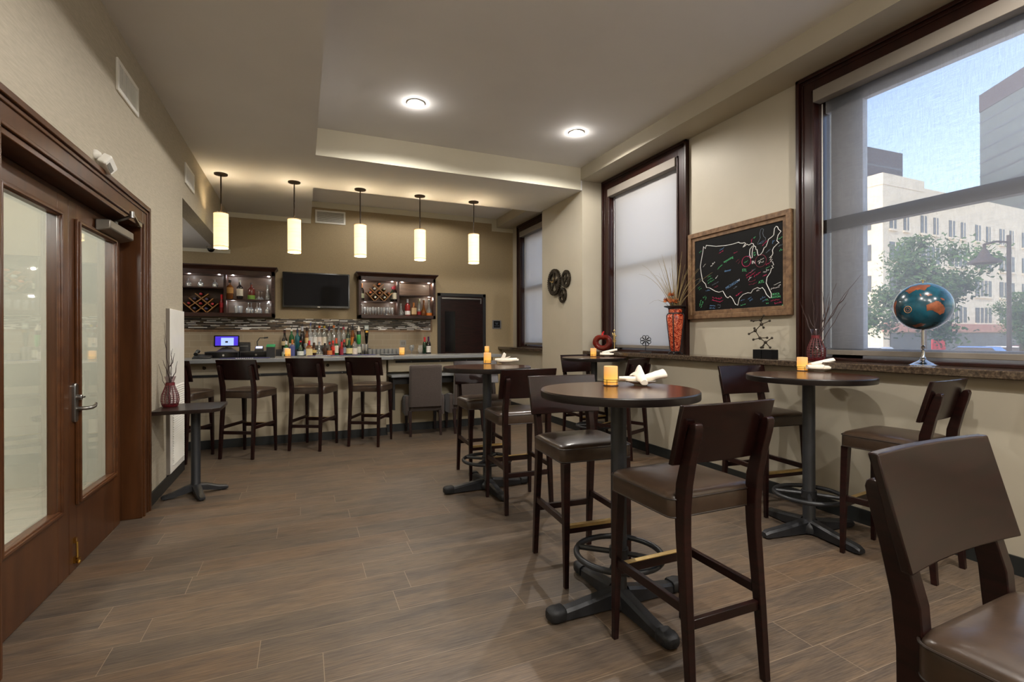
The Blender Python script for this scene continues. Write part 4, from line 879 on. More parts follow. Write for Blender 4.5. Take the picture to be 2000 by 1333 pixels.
# tap handles
def tap(px, y0, y1, label, parts):
    p = ony(px, 690, 8.84); zb = ony(px, y1, 8.84).z; zt = ony(px, y0, 8.84).z
    t = thing('beer_tap_handle', label, 'beer tap', (p.x, 8.84, zb))
    for nm, mat, prof in parts:
        m = MB(); m.lathe([(r, z*(zt-zb)) for r, z in prof], seg=16); m.build(nm, mat, t)
    m = MB(); m.tube([(0, 0, 1.02-zb), (0, 0, .0)], .011, 10); m.build('shank', M['chrome'], t); return t
tap(700.8, 637, 673, 'green and white capped tap handle right of the bottles', [('handle', colm((40, 150, 70)), [(.02, 0), (.034, .06), (.034, .52), (.03, .54)]), ('collar', M['black'], [(.033, .52), (.033, .70), (.028, .72)]), ('cone', colm((226, 216, 200)), [(.028, .72), (.030, .80), (.004, 1)])])
tt = tap(716, 635.5, 672, 'black beer tap handle with gold emblem and grey plaque', [('handle', M['gloss'], [(.014, 0), (.02, .04), (.033, .5), (.036, .74)])])
hh = ony(716, 635.5, 8.84).z-ony(716, 672, 8.84).z
m = MB(); m.box(-.036, .036, -.012, .012, hh*.74, hh); m.build('plaque', colm((150, 158, 152)), tt, bevel=.004)
m = MB(); m.box(-.022, .022, -.042, -.034, hh*.60, hh*.70); m.build('gold_emblem', M['gold'], tt)
m = MB(); m.M = backM(0, -.013, hh*.87)
for x in (-.02, -.007, .006, .019): m.box(x-.004, x+.004, -.02, .02, 0, .001)
m.build('plaque_lettering', M['white'], tt)

def make_glass(kind):
    t = thing('drinking_glass', '', 'glass', (0, 0, 0))
    m = MB(); n = 16
    if kind == 'tumbler': pr = [(.024, 0), (.03, .09), (.028, .09), (.022, .006)]
    elif kind == 'flute': pr = [(.03, 0), (.029, .003), (.005, .006), (.004, .05), (.018, .075), (.024, .13), (.022, .18), (.02, .18), (.022, .13), (.016, .08), (.002, .058)]
    elif kind == 'wine': pr = [(.036, 0), (.034, .003), (.005, .007), (.004, .07), (.03, .10), (.040, .135), (.034, .18), (.032, .18), (.038, .135), (.028, .102), (.002, .08)]
    elif kind == 'martini': pr = [(.036, 0), (.034, .003), (.005, .007), (.004, .09), (.056, .15), (.054, .15), (.002, .094)]
    elif kind == 'snifter': pr = [(.032, 0), (.03, .003), (.006, .008), (.005, .03), (.034, .055), (.043, .085), (.036, .125), (.034, .125), (.041, .085), (.032, .058), (.002, .036)]
    m.lathe(pr, seg=n); m.build('glass_body', M['glassware'], t, angle=60); return t
protoG = {k: make_glass(k) for k in ('tumbler', 'flute', 'wine', 'martini', 'snifter')}
usedG = set()
def put_glass(kind, loc, label, group, flip=0):
    z = {'tumbler': .09, 'flute': .18, 'wine': .18, 'martini': .15, 'snifter': .125}[kind]
    l = (loc[0], loc[1], loc[2]+(z if flip else 0)); rot = (pi if flip else 0, 0, 0)
    if kind in usedG: return dup(protoG[kind], l, 0, label, group, rot=rot)
    usedG.add(kind); o = protoG[kind]; o.location = l; o.rotation_euler = rot; o['label'] = label; o['group'] = group; return o
for k in range(15):
    p = ony(723+k*3.9, 690, 8.70+.05*(k % 2)); put_glass('tumbler', (p.x, 8.70+.06*(k % 2), 1.02), 'clear tumbler in the row right of the beer tap handle', 'tumblers in a row on the back counter').scale = (1.15, 1.15, 1.36)
for k, px in enumerate((803.5, 807)): p = ony(px, 690, 8.75); put_glass('wine', (p.x, 8.75+.1*k, 1.02), 'stemmed glass between the candle and the plate stack', 'stemmed glasses by the plates')
pp = ony(820, 690, 8.85)
for k in range(4):
    q = dup(pl1, (pp.x-.03+k*.022, 8.85, 1.11), 0, 'white plate standing on edge in a row beside the wine bottles', 'plates on edge on the back counter', 1.1, (0, pi/2-.12, 0))
p = ony(829.5, 690, 8.72); bottle((p.x, 8.72, 1.02), .037, ony(829.5, 659, 8.72).z-1.02, 'wine', DKGREEN, (190, 30, 40), None, desc='green wine bottle with red capsule beside the dark back door', group='wine bottles on the back counter', cap_h=.28)
p = ony(837, 690, 8.70); bottle((p.x, 8.70, 1.02), .042, ony(837, 658, 8.70).z-1.02, 'wine', DARK, (64, 26, 66), (226, 222, 214), desc='dark wine bottle with purple capsule and white label beside the back door', group='wine bottles on the back counter', cap_h=.28, labz=(.16, .5))

# ------------------------------------------------------------------ wall cabinets
YC = 8.88
def cabinet(x0, x1, zb, zt, xd, shL, shR, label, crownw=.045):
    t = thing('display_cabinet', label, 'wall cabinet', (0, 0, 0)); th = .045
    m = MB(); m.box(x0, x0+th, YC, YB-.002, zb, zt); m.box(x1-th, x1, YC, YB-.002, zb, zt); m.box(x0, x1, YC, YB-.002, zb, zb+.06); m.box(x0, x1, YC, YB-.002, zt-.085, zt); m.box(xd-.018, xd+.018, YC+.002, YB-.002, zb, zt); m.build('carcass', M['cab'], t, bevel=.003)
    m = MB(); m.box(x0+th, x1-th, YB-.014, YB-.004, zb+.06, zt-.085); m.build('back_panel', M['cabin'], t, flat=True)
    m = MB(); m.loft([[(x0-o, YC-o, z), (x1+o, YC-o, z), (x1+o, YB-.002, z), (x0-o, YB-.002, z)] for o, z in ((.0, zt-.012), (.008, zt), (.012, zt+.01), (.04, zt+.04), (crownw, zt+.045), (crownw, zt+.06))]); m.build('crown_moulding', M['cab'], t)
    for a, b, z in ((x0+th, xd-.018, shL), (xd+.018, x1-th, shR)):
        m = MB(); m.box(a, b, YC+.02, YB-.014, z-.022, z); m.build('shelf', M['cab'], t, bevel=.002)
    return t
def cz(px, py, Y=YC): p = ony(px, py, Y); return p.x, p.z
xa, ztR = cz(700.6, 540); xb, zbR = cz(851, 623.5); xdR, zR1 = cz(778, 589); _, zR2 = cz(815, 577)
cabinet(xa, xb, zbR, cz(775, 541)[1], xdR, zR1, zR2, 'lit open wall cabinet right of the television')
xe, zbL = cz(536, 620); xdL, zL1 = cz(439, 561); _, zL2 = cz(490, 585)
cabinet(xe-(xb-xa), xe, zbR, cz(775, 541)[1], xdL, zL1, zL2, 'open wall cabinet left of the television, cut off by the wall')
zfl = zbR+.06
def cab_light(x, z, col=(.92, .97, 1), p=1.3): light('POINT', (x, YC+.12, z), p*1.9, col, .015, name='cabinet_lamp')
ztop = cz(775, 541)[1]-.10
for x in (xdR+.09, xb-.10): cab_light(x, ztop, (1, .97, .85), 1.6)
for x in (xa+.10, xdR-.09): cab_light(x, ztop, (1, .97, .9), 1.3)
cab_light(xa+.12, zR1-.05, (1, .97, .9), .7); cab_light(xdR-.10, zR1-.05, (1, .97, .9), .8); cab_light(xb-.10, zR2-.05, (1, .97, .85), 1.2)
for x, p in ((xdL+.10, 1.1), (xe-.09, .9)): cab_light(x, ztop, p=p)
cab_light(xdL+.10, zL2-.05, p=.8); cab_light(xe-.09, zL2-.05, p=.6)
cab_light(xdL-.09, ztop, p=.4); cab_light(cz(362, 550)[0]+.03, ztop, p=.7)
def rack(zx0, zy0, sc, planks, bots, label, Y, blabel, grp):
    def q(a, b): p = ony(zx0+a/sc, zy0+b/sc, Y); return p
    o = q(sum(p[0] for p in planks)/len(planks), max(max(p[1], p[3]) for p in planks))
    t = thing('wine_rack', label, 'wine rack', (o.x, Y, o.z))
    for a, b, c, d in planks:
        m = MB(); u, v_ = q(a, b)-o, q(c, d)-o; m.bar((u.x, .07, u.z), (v_.x, .07, v_.z), .15, .012, (0, 0, 1) if False else Vector((-(v_-u).z, 0, (v_-u).x)));
        m.build('slat', M['oak'], t, bevel=.001)
    for i, (a, b, cc, lb) in enumerate(bots):
        p = q(a, b); bottle((p.x, Y-.005, p.z), .034, .25, 'wine', DARK, cc, None, desc=lb, group=grp, cap_h=.27, rot=(pi/2, 0, 0)).location = (p.x, Y+.22, p.z)
rack(690, 530, 11.76, [(295, 480, 490, 690), (385, 390, 705, 690), (475, 305, 800, 590), (395, 585, 700, 300), (490, 690, 760, 440), (705, 690, 900, 500)],
     [(595, 300, (196, 100, 50), 'wine bottle with copper end at the top of the right rack'), (490, 400, (196, 198, 188), 'wine bottle with silver end, upper left in the right rack'), (710, 415, (170, 180, 160), 'wine bottle with silver green end, upper right in the right rack'), (390, 490, (206, 110, 56), 'wine bottle with copper end at the left of the right rack'), (605, 500, (186, 110, 56), 'wine bottle with copper end in the centre of the right rack'), (815, 510, (150, 90, 50), 'wine bottle with copper end at the right of the right rack'), (505, 600, (206, 204, 192), 'wine bottle with silver end, lower left in the right rack'), (715, 605, (196, 196, 184), 'wine bottle with silver end, lower right in the right rack')],
     'golden diamond lattice wine rack in the right cabinet', YC+.03, '', 'wine bottles lying in the right rack')
rack(350, 520, 10, [(75, 710, 310, 910), (190, 620, 530, 900), (310, 530, 650, 810), (190, 800, 570, 540), (320, 905, 660, 635), (545, 905, 760, 730)],
     [(425, 545, (160, 30, 40), 'wine bottle with red end at the top of the left rack'), (305, 640, (60, 50, 66), 'dark wine bottle, upper left in the left rack'), (540, 645, (70, 60, 90), 'dark wine bottle, upper right in the left rack'), (190, 725, (150, 28, 36), 'wine bottle with red end at the left of the left rack'), (420, 730, (150, 28, 36), 'wine bottle with red end in the centre of the left rack'), (650, 740, (160, 30, 40), 'wine bottle with red end at the right of the left rack'), (300, 825, (60, 54, 74), 'dark wine bottle, lower left in the left rack'), (530, 830, (66, 58, 90), 'dark wine bottle, lower right in the left rack')],
     'diamond lattice wine rack in the left cabinet', YC+.03, '', 'wine bottles lying in the left rack')
def std(px, ytop, base, R, kind, glass, cap, lab, desc, Y=YC+.10, **k):
    p = ony(px, 600, Y); H = ony(px, ytop, Y).z-base; return bottle((p.x, Y, base), R, H, kind, glass, cap, lab, desc=desc, group=k.pop('group', 'bottles standing in the wall cabinets'), **k)
std(706.5, 554, zR1, .043, 'wine', DARK, (216, 150, 90), (170, 170, 140), 'champagne style bottle with copper foil at the left of the right cabinet', labz=(.16, .42), cap_h=.3)
std(771, 559, zR1, .045, 'wine', DARK, (160, 24, 40), (234, 224, 196), 'dark wine bottle with red capsule and cream label in the right cabinet', labz=(.15, .55), cap_h=.24)
std(767, 561, zR1, .040, 'wine', DKGREEN, (110, 20, 36), (150, 146, 130), 'wine bottle half hidden behind the cream labelled one', Y=YC+.18)
std(783, 593, zfl, .05, 'decanter', CLEAR, None, None, 'slender clear decanter at the left of the right cabinet bay')
std(796, 585, zfl, .05, 'round', RED, (196, 200, 204), (238, 232, 226), 'bottle with red ribbon and white label in the right cabinet', labz=(.05, .28), cap_h=.22)
std(808, 592, zfl, .045, 'square', AMBER, (214, 130, 50), (226, 196, 150), 'amber square bottle with orange cap in the right cabinet', labz=(.1, .6), cap_h=.3)
std(818.5, 584, zfl, .036, 'tall', CLEAR, (190, 186, 150), (170, 40, 44), 'tall clear bottle with olive cap in the right cabinet', labz=(.05, .25), cap_h=.3)
std(827.5, 587, zfl, .05, 'decanter', AMBER, (50, 46, 44), None, 'amber decanter with dark pourer in the right cabinet', cap_h=.1)
std(838, 586, zfl, .052, 'decanter', CLEAR, (50, 46, 44), (216, 120, 36), 'clear decanter with orange liquor at the right of the cabinet', labz=(.02, .18), cap_h=.1)
std(433.2, 576, zfl, .03, 'wine', RED, (214, 24, 34), (206, 40, 50), 'slim bottle with bright red neck in the left cabinet', labz=(.3, .55), cap_h=.32)
std(449.5, 547, zL2, .045, 'square', AMBER, (40, 30, 26), (214, 160, 90), 'amber bottle with slanted gold label in the left cabinet', labz=(.3, .6), cap_h=.14)
std(468.5, 548, zL2, .046, 'round', DARK, (180, 172, 160), (226, 216, 196), 'dark bottle with large cream label in the left cabinet', labz=(.18, .55), cap_h=.1)
std(491, 553, zL2, .054, 'round', ('ruby', (.12, .02, .012, 1), False), (60, 44, 36), (110, 150, 50), 'ruby bottle with green lower label in the left cabinet', labz=(.02, .26), cap_h=.1)
for k, px in enumerate((368, 392, 420)): p = ony(px, 560, YC+.12); put_glass('snifter', (p.x, YC+.12, zL1), 'upturned snifter on the top left shelf of the left cabinet', 'snifters on the left cabinet shelf', 1)
for k, px in enumerate((506, 511)): p = ony(px, 580, YC+.1+.07*k); put_glass('martini', (p.x, YC+.08+.12*k, zL2), 'upturned stemmed glass beside the ruby bottle', 'upturned stemware in the left cabinet', 1)
p = ony(522.5, 580, YC+.10); std(522.5, 557, zL2, .034, 'decanter', CLEAR, None, None, 'slim clear decanter at the right end of the left cabinet shelf')
for k, px in enumerate((462, 470, 485, 491, 502, 507, 522)): p = ony(px, 600, YC+.08+.1*(k % 2)); put_glass('wine' if k > 1 else 'tumbler', (p.x, YC+.08+.1*(k % 2), zfl), 'upturned glass on the bottom shelf of the left cabinet' if k > 1 else 'tumbler on the bottom shelf of the left cabinet', 'glasses on the bottom shelf of the left cabinet', k > 1)
for k in range(12): p = ony(707+k*5.4, 610, YC+.07+.09*(k % 2)); put_glass('flute', (p.x, YC+.07+.09*(k % 2), zfl-.04), 'clear flute glass in the crowded row at the bottom of the right cabinet', 'flute glasses in the right cabinet')
p = ony(755, 605, YC+.16); put_glass('martini', (p.x, YC+.20, zfl), 'lone martini glass rising above the flutes in the right cabinet', 'martini glass in the right cabinet', 1)

# ------------------------------------------------------------------ television
a_ = ony(551.5, 530, 9.10); b_ = ony(683, 603, 9.10)
t = thing('television', 'flat black television on the back wall between the cabinets', 'television', ((a_.x+b_.x)/2, 9.10, b_.z))
W_, H_ = b_.x-a_.x, a_.z-b_.z-.005
m = MB(); m.M = backM(0, 0, H_/2); m.loft([[(x, y, z) for x, y in rrect(W_-d_, H_-d_, .012, 3)] for z, d_ in ((-.05, .05), (-.01, .006), (0, 0), (.006, .004))]); m.build('bezel', M['gloss'], t)
m = MB(); m.M = backM(0, 0, H_/2); m.box(-W_/2+.022, W_/2-.022, -H_/2+.035, H_/2-.02, .006, .0075); m.build('screen', M['screen'], t)
m = MB(); m.M = backM(0.03, 0, .014); m.box(-.02, .02, -.005, .005, .006, .009); m.build('badge', M['chrome'], t)
m = MB(); m.box(-.2, .2, .05, .095, H_/2-.15, H_/2+.15); m.build('wall_mount', M['black'], t)

# ------------------------------------------------------------------ till equipment on the bar
p = onz(430, 700, CTOP)
yb_ = 7.02
def bx(px0, px1, py0, Y, z0=CTOP): a = ony(px0, py0, Y); b = ony(px1, py0, Y); return a.x, b.x, a.z
x0, x1, z1 = bx(399, 466, 688, yb_)
def drawer(x0, x1, z1, label):
    t = thing('cash_drawer', label, 'cash drawer', ((x0+x1)/2, yb_+.17, CTOP)); h = z1-CTOP; w_ = x1-x0
    m = MB(); m.box(-w_/2, w_/2, -.165, .17, 0.0, h); m.build('drawer_case', M['black'], t, bevel=.004)
    m = MB(); m.box(-w_/2+.008, w_/2-.008, -.17, -.165, .008, h-.012); f_ = m.build('drawer_front', M['gloss'], t, bevel=.002)
    m = MB(); m.M = backM(w_*.05, -.17, h*.45); m.lathe([(.012, 0), (.012, .006)], seg=14); m.build('lock', M['chrome'], f_)
drawer(x0, x1, z1, 'black cash drawer beneath the lit till screen')
xa2, xb2, _ = bx(467, 526, 688, yb_); drawer(xa2+.004, xb2, z1, 'black cash drawer beneath the receipt printer')
sx0, sx1, sz1 = bx(417, 467, 655.5, 7.10); _, _, sz0 = bx(417, 467, 678, 7.10)
t = thing('till_screen', 'touch screen till with violet display standing on the cash drawer', 'till screen', ((sx0+sx1)/2, 7.12, z1))
sw, sh = sx1-sx0, sz1-sz0; zc_ = (sz0+sz1)/2-z1
m = MB(); m.M = backM(0, 0, zc_) @ Matrix.Rotation(radians(-8), 4, 'X'); m.prism(rrect(sw, sh, .01, 3), -.035, 0); bz = m.build('bezel', M['gloss'], t)
RS = backM(0, 0, zc_) @ Matrix.Rotation(radians(-8), 4, 'X')
m = MB(); m.M = RS; m.box(-sw/2+.015, sw/2-.015, -sh/2+.015, sh/2-.013, 0, .0012); m.build('display', M['lcdblue'], bz)
m = MB(); m.M = RS; m.box(-sw*.22, sw*.28, -sh/2+.016, sh/2-.03, .0012, .002); m.build('display_window', M['lcd'], bz)
m = MB(); m.hexa([(-.11, -.08, 0), (.11, -.08, 0), (.11, .1, 0), (-.11, .1, 0)], [(-.05, .0, .05), (.05, .0, .05), (.05, .06, .05), (-.05, .06, .05)]); m.bar((0, .03, .04), (0, .03, zc_), .07, .03); m.build('stand', M['black'], t)
px0, px1, pz = bx(467.5, 487.5, 669, 7.12)
t = thing('receipt_printer', 'black receipt printer on the cash drawer beside the till screen', 'printer', ((px0+px1)/2, 7.17, z1)); w_ = px1-px0; h = pz-z1
m = MB(); m.loft([[(x, y, z) for x, y in rrect(w_, .17, .012, 3)] for z in (0, h*.8)]+[[(x, y, h) for x, y in rrect(w_*.96, .13, .012, 3, 0, .015)]]); m.build('housing', M['black'], t)
m = MB(); m.box(-w_*.4, w_*.4, -.092, -.086, h*.55, h*.62); m.build('paper_slot', M['ventin'], t)
qx0, qx1, qz = bx(499, 512, 680, 7.08)
t = thing('card_reader', 'card reader with a bright display on the right cash drawer', 'card reader', ((qx0+qx1)/2, 7.14, z1)); w_ = qx1-qx0
m = MB(); m.hexa([(-w_*.7, -.07, 0), (w_*.7, -.07, 0), (w_*.7, .06, 0), (-w_*.7, .06, 0)], [(-w_*.6, -.06, .02), (w_*.6, -.06, .02), (w_*.6, .05, .065), (-w_*.6, .05, .065)]); m.build('body', M['black'], t, bevel=.004)
m = MB(); m.quad((-w_*.5, -.03, .036), (w_*.5, -.03, .036), (w_*.5, .035, .0605), (-w_*.5, .035, .0605)); m.build('display', emis('reader glow', srgb(190, 200, 255), 1.2), t)
m = MB(); m.tube([(-.02, .05, .05), (-.03, .08, .12), (0, .08, .17), (.06, .08, .17)], .006, 8); m.bar((.05, .08, .17), (.10, .08, .175), .03, .02); m.build('scanner_arm', M['black'], t)
gx0, gx1, gz = bx(520, 537, 673, 6.98)
t = thing('bar_caddy', 'black caddy with green lid on the bar left of the bottles', 'caddy', ((gx0+gx1)/2+.0, 7.05, CTOP)); w_ = gx1-gx0; h = gz-CTOP
m = MB(); m.box(-w_/2, w_/2, -.07, .07, 0, h*.82); m.build('box', M['black'], t, bevel=.003)
m = MB(); m.hexa([(-w_/2-.002, -.072, h*.80), (w_/2+.002, -.072, h*.80), (w_/2+.002, .072, h*.86), (-w_/2-.002, .072, h*.86)], [(-w_/2, -.06, h*.86), (w_/2, -.06, h*.86), (w_/2, .07, h), (-w_/2, .07, h)]); m.build('lid', M['green'], t)
px_, _, _ = bx(398, 399, 695, 6.95)
t = thing('telephone', 'black desk telephone at the left end of the bar', 'telephone', (px_-.02, 7.0, CTOP))
m = MB(); m.hexa([(-.10, -.09, 0), (.10, -.09, 0), (.10, .09, 0), (-.10, .09, 0)], [(-.095, -.085, .018), (.095, -.085, .018), (.095, .085, .055), (-.095, .085, .055)]); m.build('base', M['black'], t, bevel=.006)
m = MB(); m.tube([(-.06, -.07, .055), (-.06, -.04, .075), (-.06, .05, .095), (-.06, .085, .085)], [.024, .016, .016, .024], 10); m.build('handset', M['black'], t)
def barmat(px0, px1, Y0, label, txt):
    a = ony(px0, 697, Y0).x; b = ony(px1, 697, Y0).x
    t = thing('bar_mat', label, 'bar mat', ((a+b)/2, Y0, CTOP)); m = MB(); m.box(-(b-a)/2, (b-a)/2, -.055, .055, 0, .008); m.build('rubber_mat', M['mat'], t, bevel=.003)
    if txt:
        m = MB(); m.M = Matrix.Translation((0, -.056, .004)) @ Matrix.Rotation(pi/2, 4, 'X')
        for k in range(9): m.box(-.10+k*.022, -.086+k*.022, -.002, .002, 0, .0006)
        m.build('mat_lettering', M['white'], t)
barmat(430, 527, 6.86, 'long navy bar mat in front of the cash drawers', True)
barmat(600, 662, 7.30, 'navy bar mat in front of the left bottles', True)
barmat(665, 733, 7.30, 'navy bar mat in front of the right bottles and shakers', False)
tr_ = ony(760, 695, 7.20)
t = thing('serving_tray', 'flat black tray on the bar below the tumblers', 'tray', (tr_.x+.02, 7.20, CTOP)); m = MB(); m.lathe([(.14, 0), (.16, .012), (.156, .012), (.138, .004), (.005, .004)], seg=32); m.build('tray_body', M['black'], t)

# ------------------------------------------------------------------ chalkboard with the map
XBD = XU-.022
def bz_(zx, zy): return onx(1320+zx/5.3308, 390+zy/5.332, XBD)
yc_, zc2 = 3.596, 1.997
t = thing('chalkboard', 'framed chalkboard with a chalk map covered in coloured handwriting', 'chalkboard', (XU, yc_, zc2))
HW, HH = .62, .465
def fr(o, i, z0, z1): 
    mm = MB(); mm.M = wallM(0, 0, 0); mm.frame([(-HW+o, -HH+o), (HW-o, -HH+o), (HW-o, HH-o), (-HW+o, HH-o)], [(-HW+i, -HH+i), (HW-i, -HH+i), (HW-i, HH-i), (-HW+i, HH-i)], z0, z1); return mm
m = fr(0, .05, .0, .045); m2 = fr(.05, .088, .0, .03); 
f_ = m.build('frame', M['barnwood'], t, bevel=.005); m2.build('inner_moulding', M['barnwood'], f_, bevel=.004)
m = MB(); m.M = wallM(0, 0, 0); m.box(-HW+.06, HW-.06, -HH+.06, HH-.06, 0, .022); m.build('board', M['boardblack'], t, flat=True)
o_ = Vector((XU, yc_, zc2))
def cpath(pts): return [bz_(a, b)-o_+Vector((-.001, 0, 0)) for a, b in pts]
OUT = [(318, 478), (420, 488), (520, 480), (600, 463), (655, 445), (665, 453), (690, 456), (715, 450), (728, 455), (700, 497), (716, 488), (740, 465), (762, 475), (790, 456), (808, 462), (812, 480), (832, 492), (835, 522), (846, 520), (852, 560), (858, 582), (880, 576), (905, 545), (920, 503), (940, 490), (955, 450), (965, 415), (1000, 390), (1020, 370), (1028, 300), (1045, 279), (1060, 284), (1070, 310), (1096, 330), (1065, 372), (1053, 430), (1076, 452), (1058, 462), (1020, 500), (1006, 530), (1012, 560), (1004, 580), (975, 608), (1000, 598), (980, 632), (1006, 622), (985, 650), (1008, 648), (1020, 682), (1000, 690), (1016, 710), (995, 720), (985, 760), (950, 812), (942, 870), (970, 930), (995, 980), (995, 1022), (980, 1025), (945, 990), (925, 945), (900, 916), (880, 930), (850, 918), (805, 938), (782, 975), (750, 972), (700, 990), (662, 1030), (645, 1102), (620, 1090), (590, 1030), (565, 1006), (545, 1026), (525, 1015), (490, 953), (450, 966), (410, 955), (350, 920), (320, 916), (310, 880), (280, 850), (265, 770), (256, 700), (265, 640), (280, 560), (290, 490), (308, 512), (318, 478)]
LAKE = [(800, 482), (772, 520), (768, 570), (780, 612), (797, 605), (795, 560), (802, 510), (812, 484)]
m = MB(); m.tube(cpath(OUT), .0032, 6); m.tube(cpath(LAKE), .0031, 6); m.build('map_outline', CHALK['white'], t)
def hand(m, c): m.build('handwriting', CHALK[c], t)
def put(txt, zx, zy, size, ang, c):
    p = bz_(zx, zy)-o_; W_ = wallM(p.x-.0012, p.y, p.z) @ Matrix.Rotation(radians(ang), 4, 'Z'); m = MB(); text_into(m, txt, size, W_); hand(m, c)
def scr(zx, zy, L, h, ang, c, n=9):
    p = bz_(zx, zy)-o_; Q = wallM(p.x-.0012, p.y, p.z) @ Matrix.Rotation(radians(ang), 4, 'Z'); rows_ = max(1, round(h/.024)); hh = min(h, .024); m = MB()
    for row in range(rows_):
        pts = []; y0 = (row-(rows_-1)/2)*-.026; Lr = L*random.uniform(.75, 1); nn = max(3, int(Lr/.011)); x0 = -L/2+random.uniform(0, .2)*(L-Lr)
        for k in range(nn):
            a = .9 if random.random() < .25 else .5
            for q_ in range(random.choice((2, 3, 4))): pts.append(Q @ Vector((x0+Lr*(k+random.uniform(-.1, 1.0))/nn, y0+hh*random.uniform(-.45, a-.45), 0)))
        m.tube(pts, .0015, 4)
    hand(m, c)
put('wyoming', 547, 625, .034, 18, 'green'); put('denver', 540, 740, .030, 3, 'blue'); put('STL', 715, 737, .036, -8, 'green'); put('ATL', 890, 858, .036, 8, 'green'); put('IN', 810, 655, .042, -4, 'white'); put('MICHIGAN', 590, 885, .037, 22, 'blue'); put('BOCA\nRATON', 1043, 1000, .026, 2, 'green')
for a in ((258, 540, .06, .02, 25, 'green'), (700, 1040, .08, .03, 20, 'blue'), (700, 1092, .07, .026, 10, 'green'), (385, 670, .08, .024, 35, 'white'), (458, 697, .08, .024, 30, 'green'), (665, 972, .08, .03, 28, 'pink'), (887, 635, .08, .046, 18, 'white'), (480, 515, .07, .018, 18, 'blue'), (478, 538, .085, .024, 20, 'pink'), (620, 548, .05, .03, 14, 'pink'), (650, 640, .05, .05, 40, 'maroon'), (735, 640, .06, .03, 24, 'green'), (760, 580, .05, .02, 30, 'blue'), (790, 420, .05, .018, 70, 'pink'), (820, 392, .03, .03, 60, 'green'), (895, 435, .07, .022, 24, 'blue'), (925, 450, .08, .02, 36, 'pink'), (1020, 430, .05, .03, 40, 'blue'), (1090, 395, .06, .03, 18, 'green'), (1090, 470, .05, .02, 14, 'grey'), (1105, 520, .05, .03, 8, 'green'), (965, 530, .07, .02, 28, 'grey'), (965, 660, .07, .03, 24, 'pink'), (960, 700, .06, .02, 22, 'green'), (945, 740, .08, .024, 24, 'white'), (780, 770, .12, .05, 26, 'pink'), (855, 770, .11, .03, 26, 'pink'), (775, 815, .06, .03, 34, 'white'), (800, 740, .09, .012, 22, 'grey'), (925, 785, .05, .03, 20, 'pink'), (800, 860, .10, .04, 5, 'maroon'), (365, 835, .10, .06, 20, 'green'), (350, 800, .06, .03, 15, 'green'), (425, 805, .05, .018, 45, 'white'), (415, 870, .10, .018, 18, 'grey'), (420, 905, .08, .03, 10, 'maroon'), (250, 920, .06, .06, 30, 'green'), (335, 945, .07, .02, 4, 'blue'), (425, 1040, .13, .05, -14, 'pink'), (470, 1040, .06, .04, 24, 'pink'), (385, 1115, .10, .04, -4, 'blue'), (455, 1105, .05, .04, 5, 'grey'), (650, 985, .06, .03, 26, 'pink'), (780, 1030, .06, .04, 30, 'blue'), (915, 1030, .07, .05, 24, 'blue'), (955, 1060, .03, .06, 0, 'green'), (1045, 1045, .12, .012, 5, 'pink'), (1070, 1072, .08, .02, 8, 'pink'), (1060, 870, .11, .016, 16, 'white'), (1045, 915, .12, .016, 10, 'white'), (1080, 890, .03, .016, 10, 'white'), (265, 1080, .10, .04, 62, 'green'), (305, 1020, .05, .05, 40, 'green'), (575, 1140, .04, .014, 0, 'pink'), (620, 910, .06, .03, 20, 'grey'), (655, 835, .04, .03, 12, 'white'), (300, 680, .06, .016, 40, 'white'), (250, 840, .06, .03, 40, 'grey'), (820, 560, .03, .04, 20, 'green'), (855, 945, .04, .016, 4, 'white')): scr(*a)
for c, cx, cy, r in (('pink', 735, 645, .052), ('maroon', 885, 640, .06)):
    p = bz_(cx, cy)-o_; m = MB(); m.tube([p+Vector((-.0012, -r*cos(2*pi*k/20), r*.95*sin(2*pi*k/20))) for k in range(20)], .0022, 6, True); m.build('drawn_circle', CHALK[c], t)
m = MB(); m.tube(cpath([(850, 460), (865, 430), (880, 400), (875, 350), (885, 310), (900, 305), (915, 310), (905, 350), (915, 385), (935, 400), (935, 420), (900, 455), (850, 466)]), .0016, 5); m.build('drawn_outline', CHALK['grey'], t)
m = MB(); m.sphere(bz_(1115, 1102)-o_+Vector((-.001, 0, 0)), .008, 8, 6, (.2, 1, 1)); m.build('pin', CHALK['green'], t)

# ------------------------------------------------------------------ gear clock on the column
gc = onx(1086, 552, XP)
t = thing('gear_clock', 'bronze wall clock made of three toothed gears on the column', 'clock', (XP, gc.y, gc.z))
def gear(zx, zy, R, teeth, z0, z1, inner, spokes, name):
    p = onx(1060+zx/13.33, 510+zy/13.33, XP); dy, dz = -(p.y-gc.y), p.z-gc.z
    mm = MB(); mm.M = wallM(0, 0, 0) @ Matrix.Translation((dy, dz, 0)); o, i = [], []
    for k in range(teeth):
        for f, rr in ((0, R*.93), (.28, R*.93), (.34, R), (.66, R), (.72, R*.93)):
            a = 2*pi*(k+f)/teeth; o.append((rr*cos(a), rr*sin(a))); i.append((inner*cos(a), inner*sin(a)))
    mm.frame(o, i, z0, z1)
    for k in range(spokes): a = 2*pi*k/spokes+.3; mm.bar((0, 0, (z0+z1)/2), (inner*1.02*cos(a), inner*1.02*sin(a), (z0+z1)/2), R*.12, (z1-z0)*.7, (0, 0, 1))
    mm.lathe([(R*.2, z0), (R*.2, z1+.004)], seg=16); mm.ring((0, 0, z1), (inner+R*.93)/2, .006, 30, 6)
    return mm.build(name, M['gear'], t), (dy, dz)
g1, (gy, gz_) = gear(355, 560, .205, 36, .02, .055, .145, 5, 'gear')
gear(630, 465, .130, 26, .005, .03, .085, 5, 'gear'); gear(540, 890, .115, 24, .005, .03, .078, 4, 'gear')
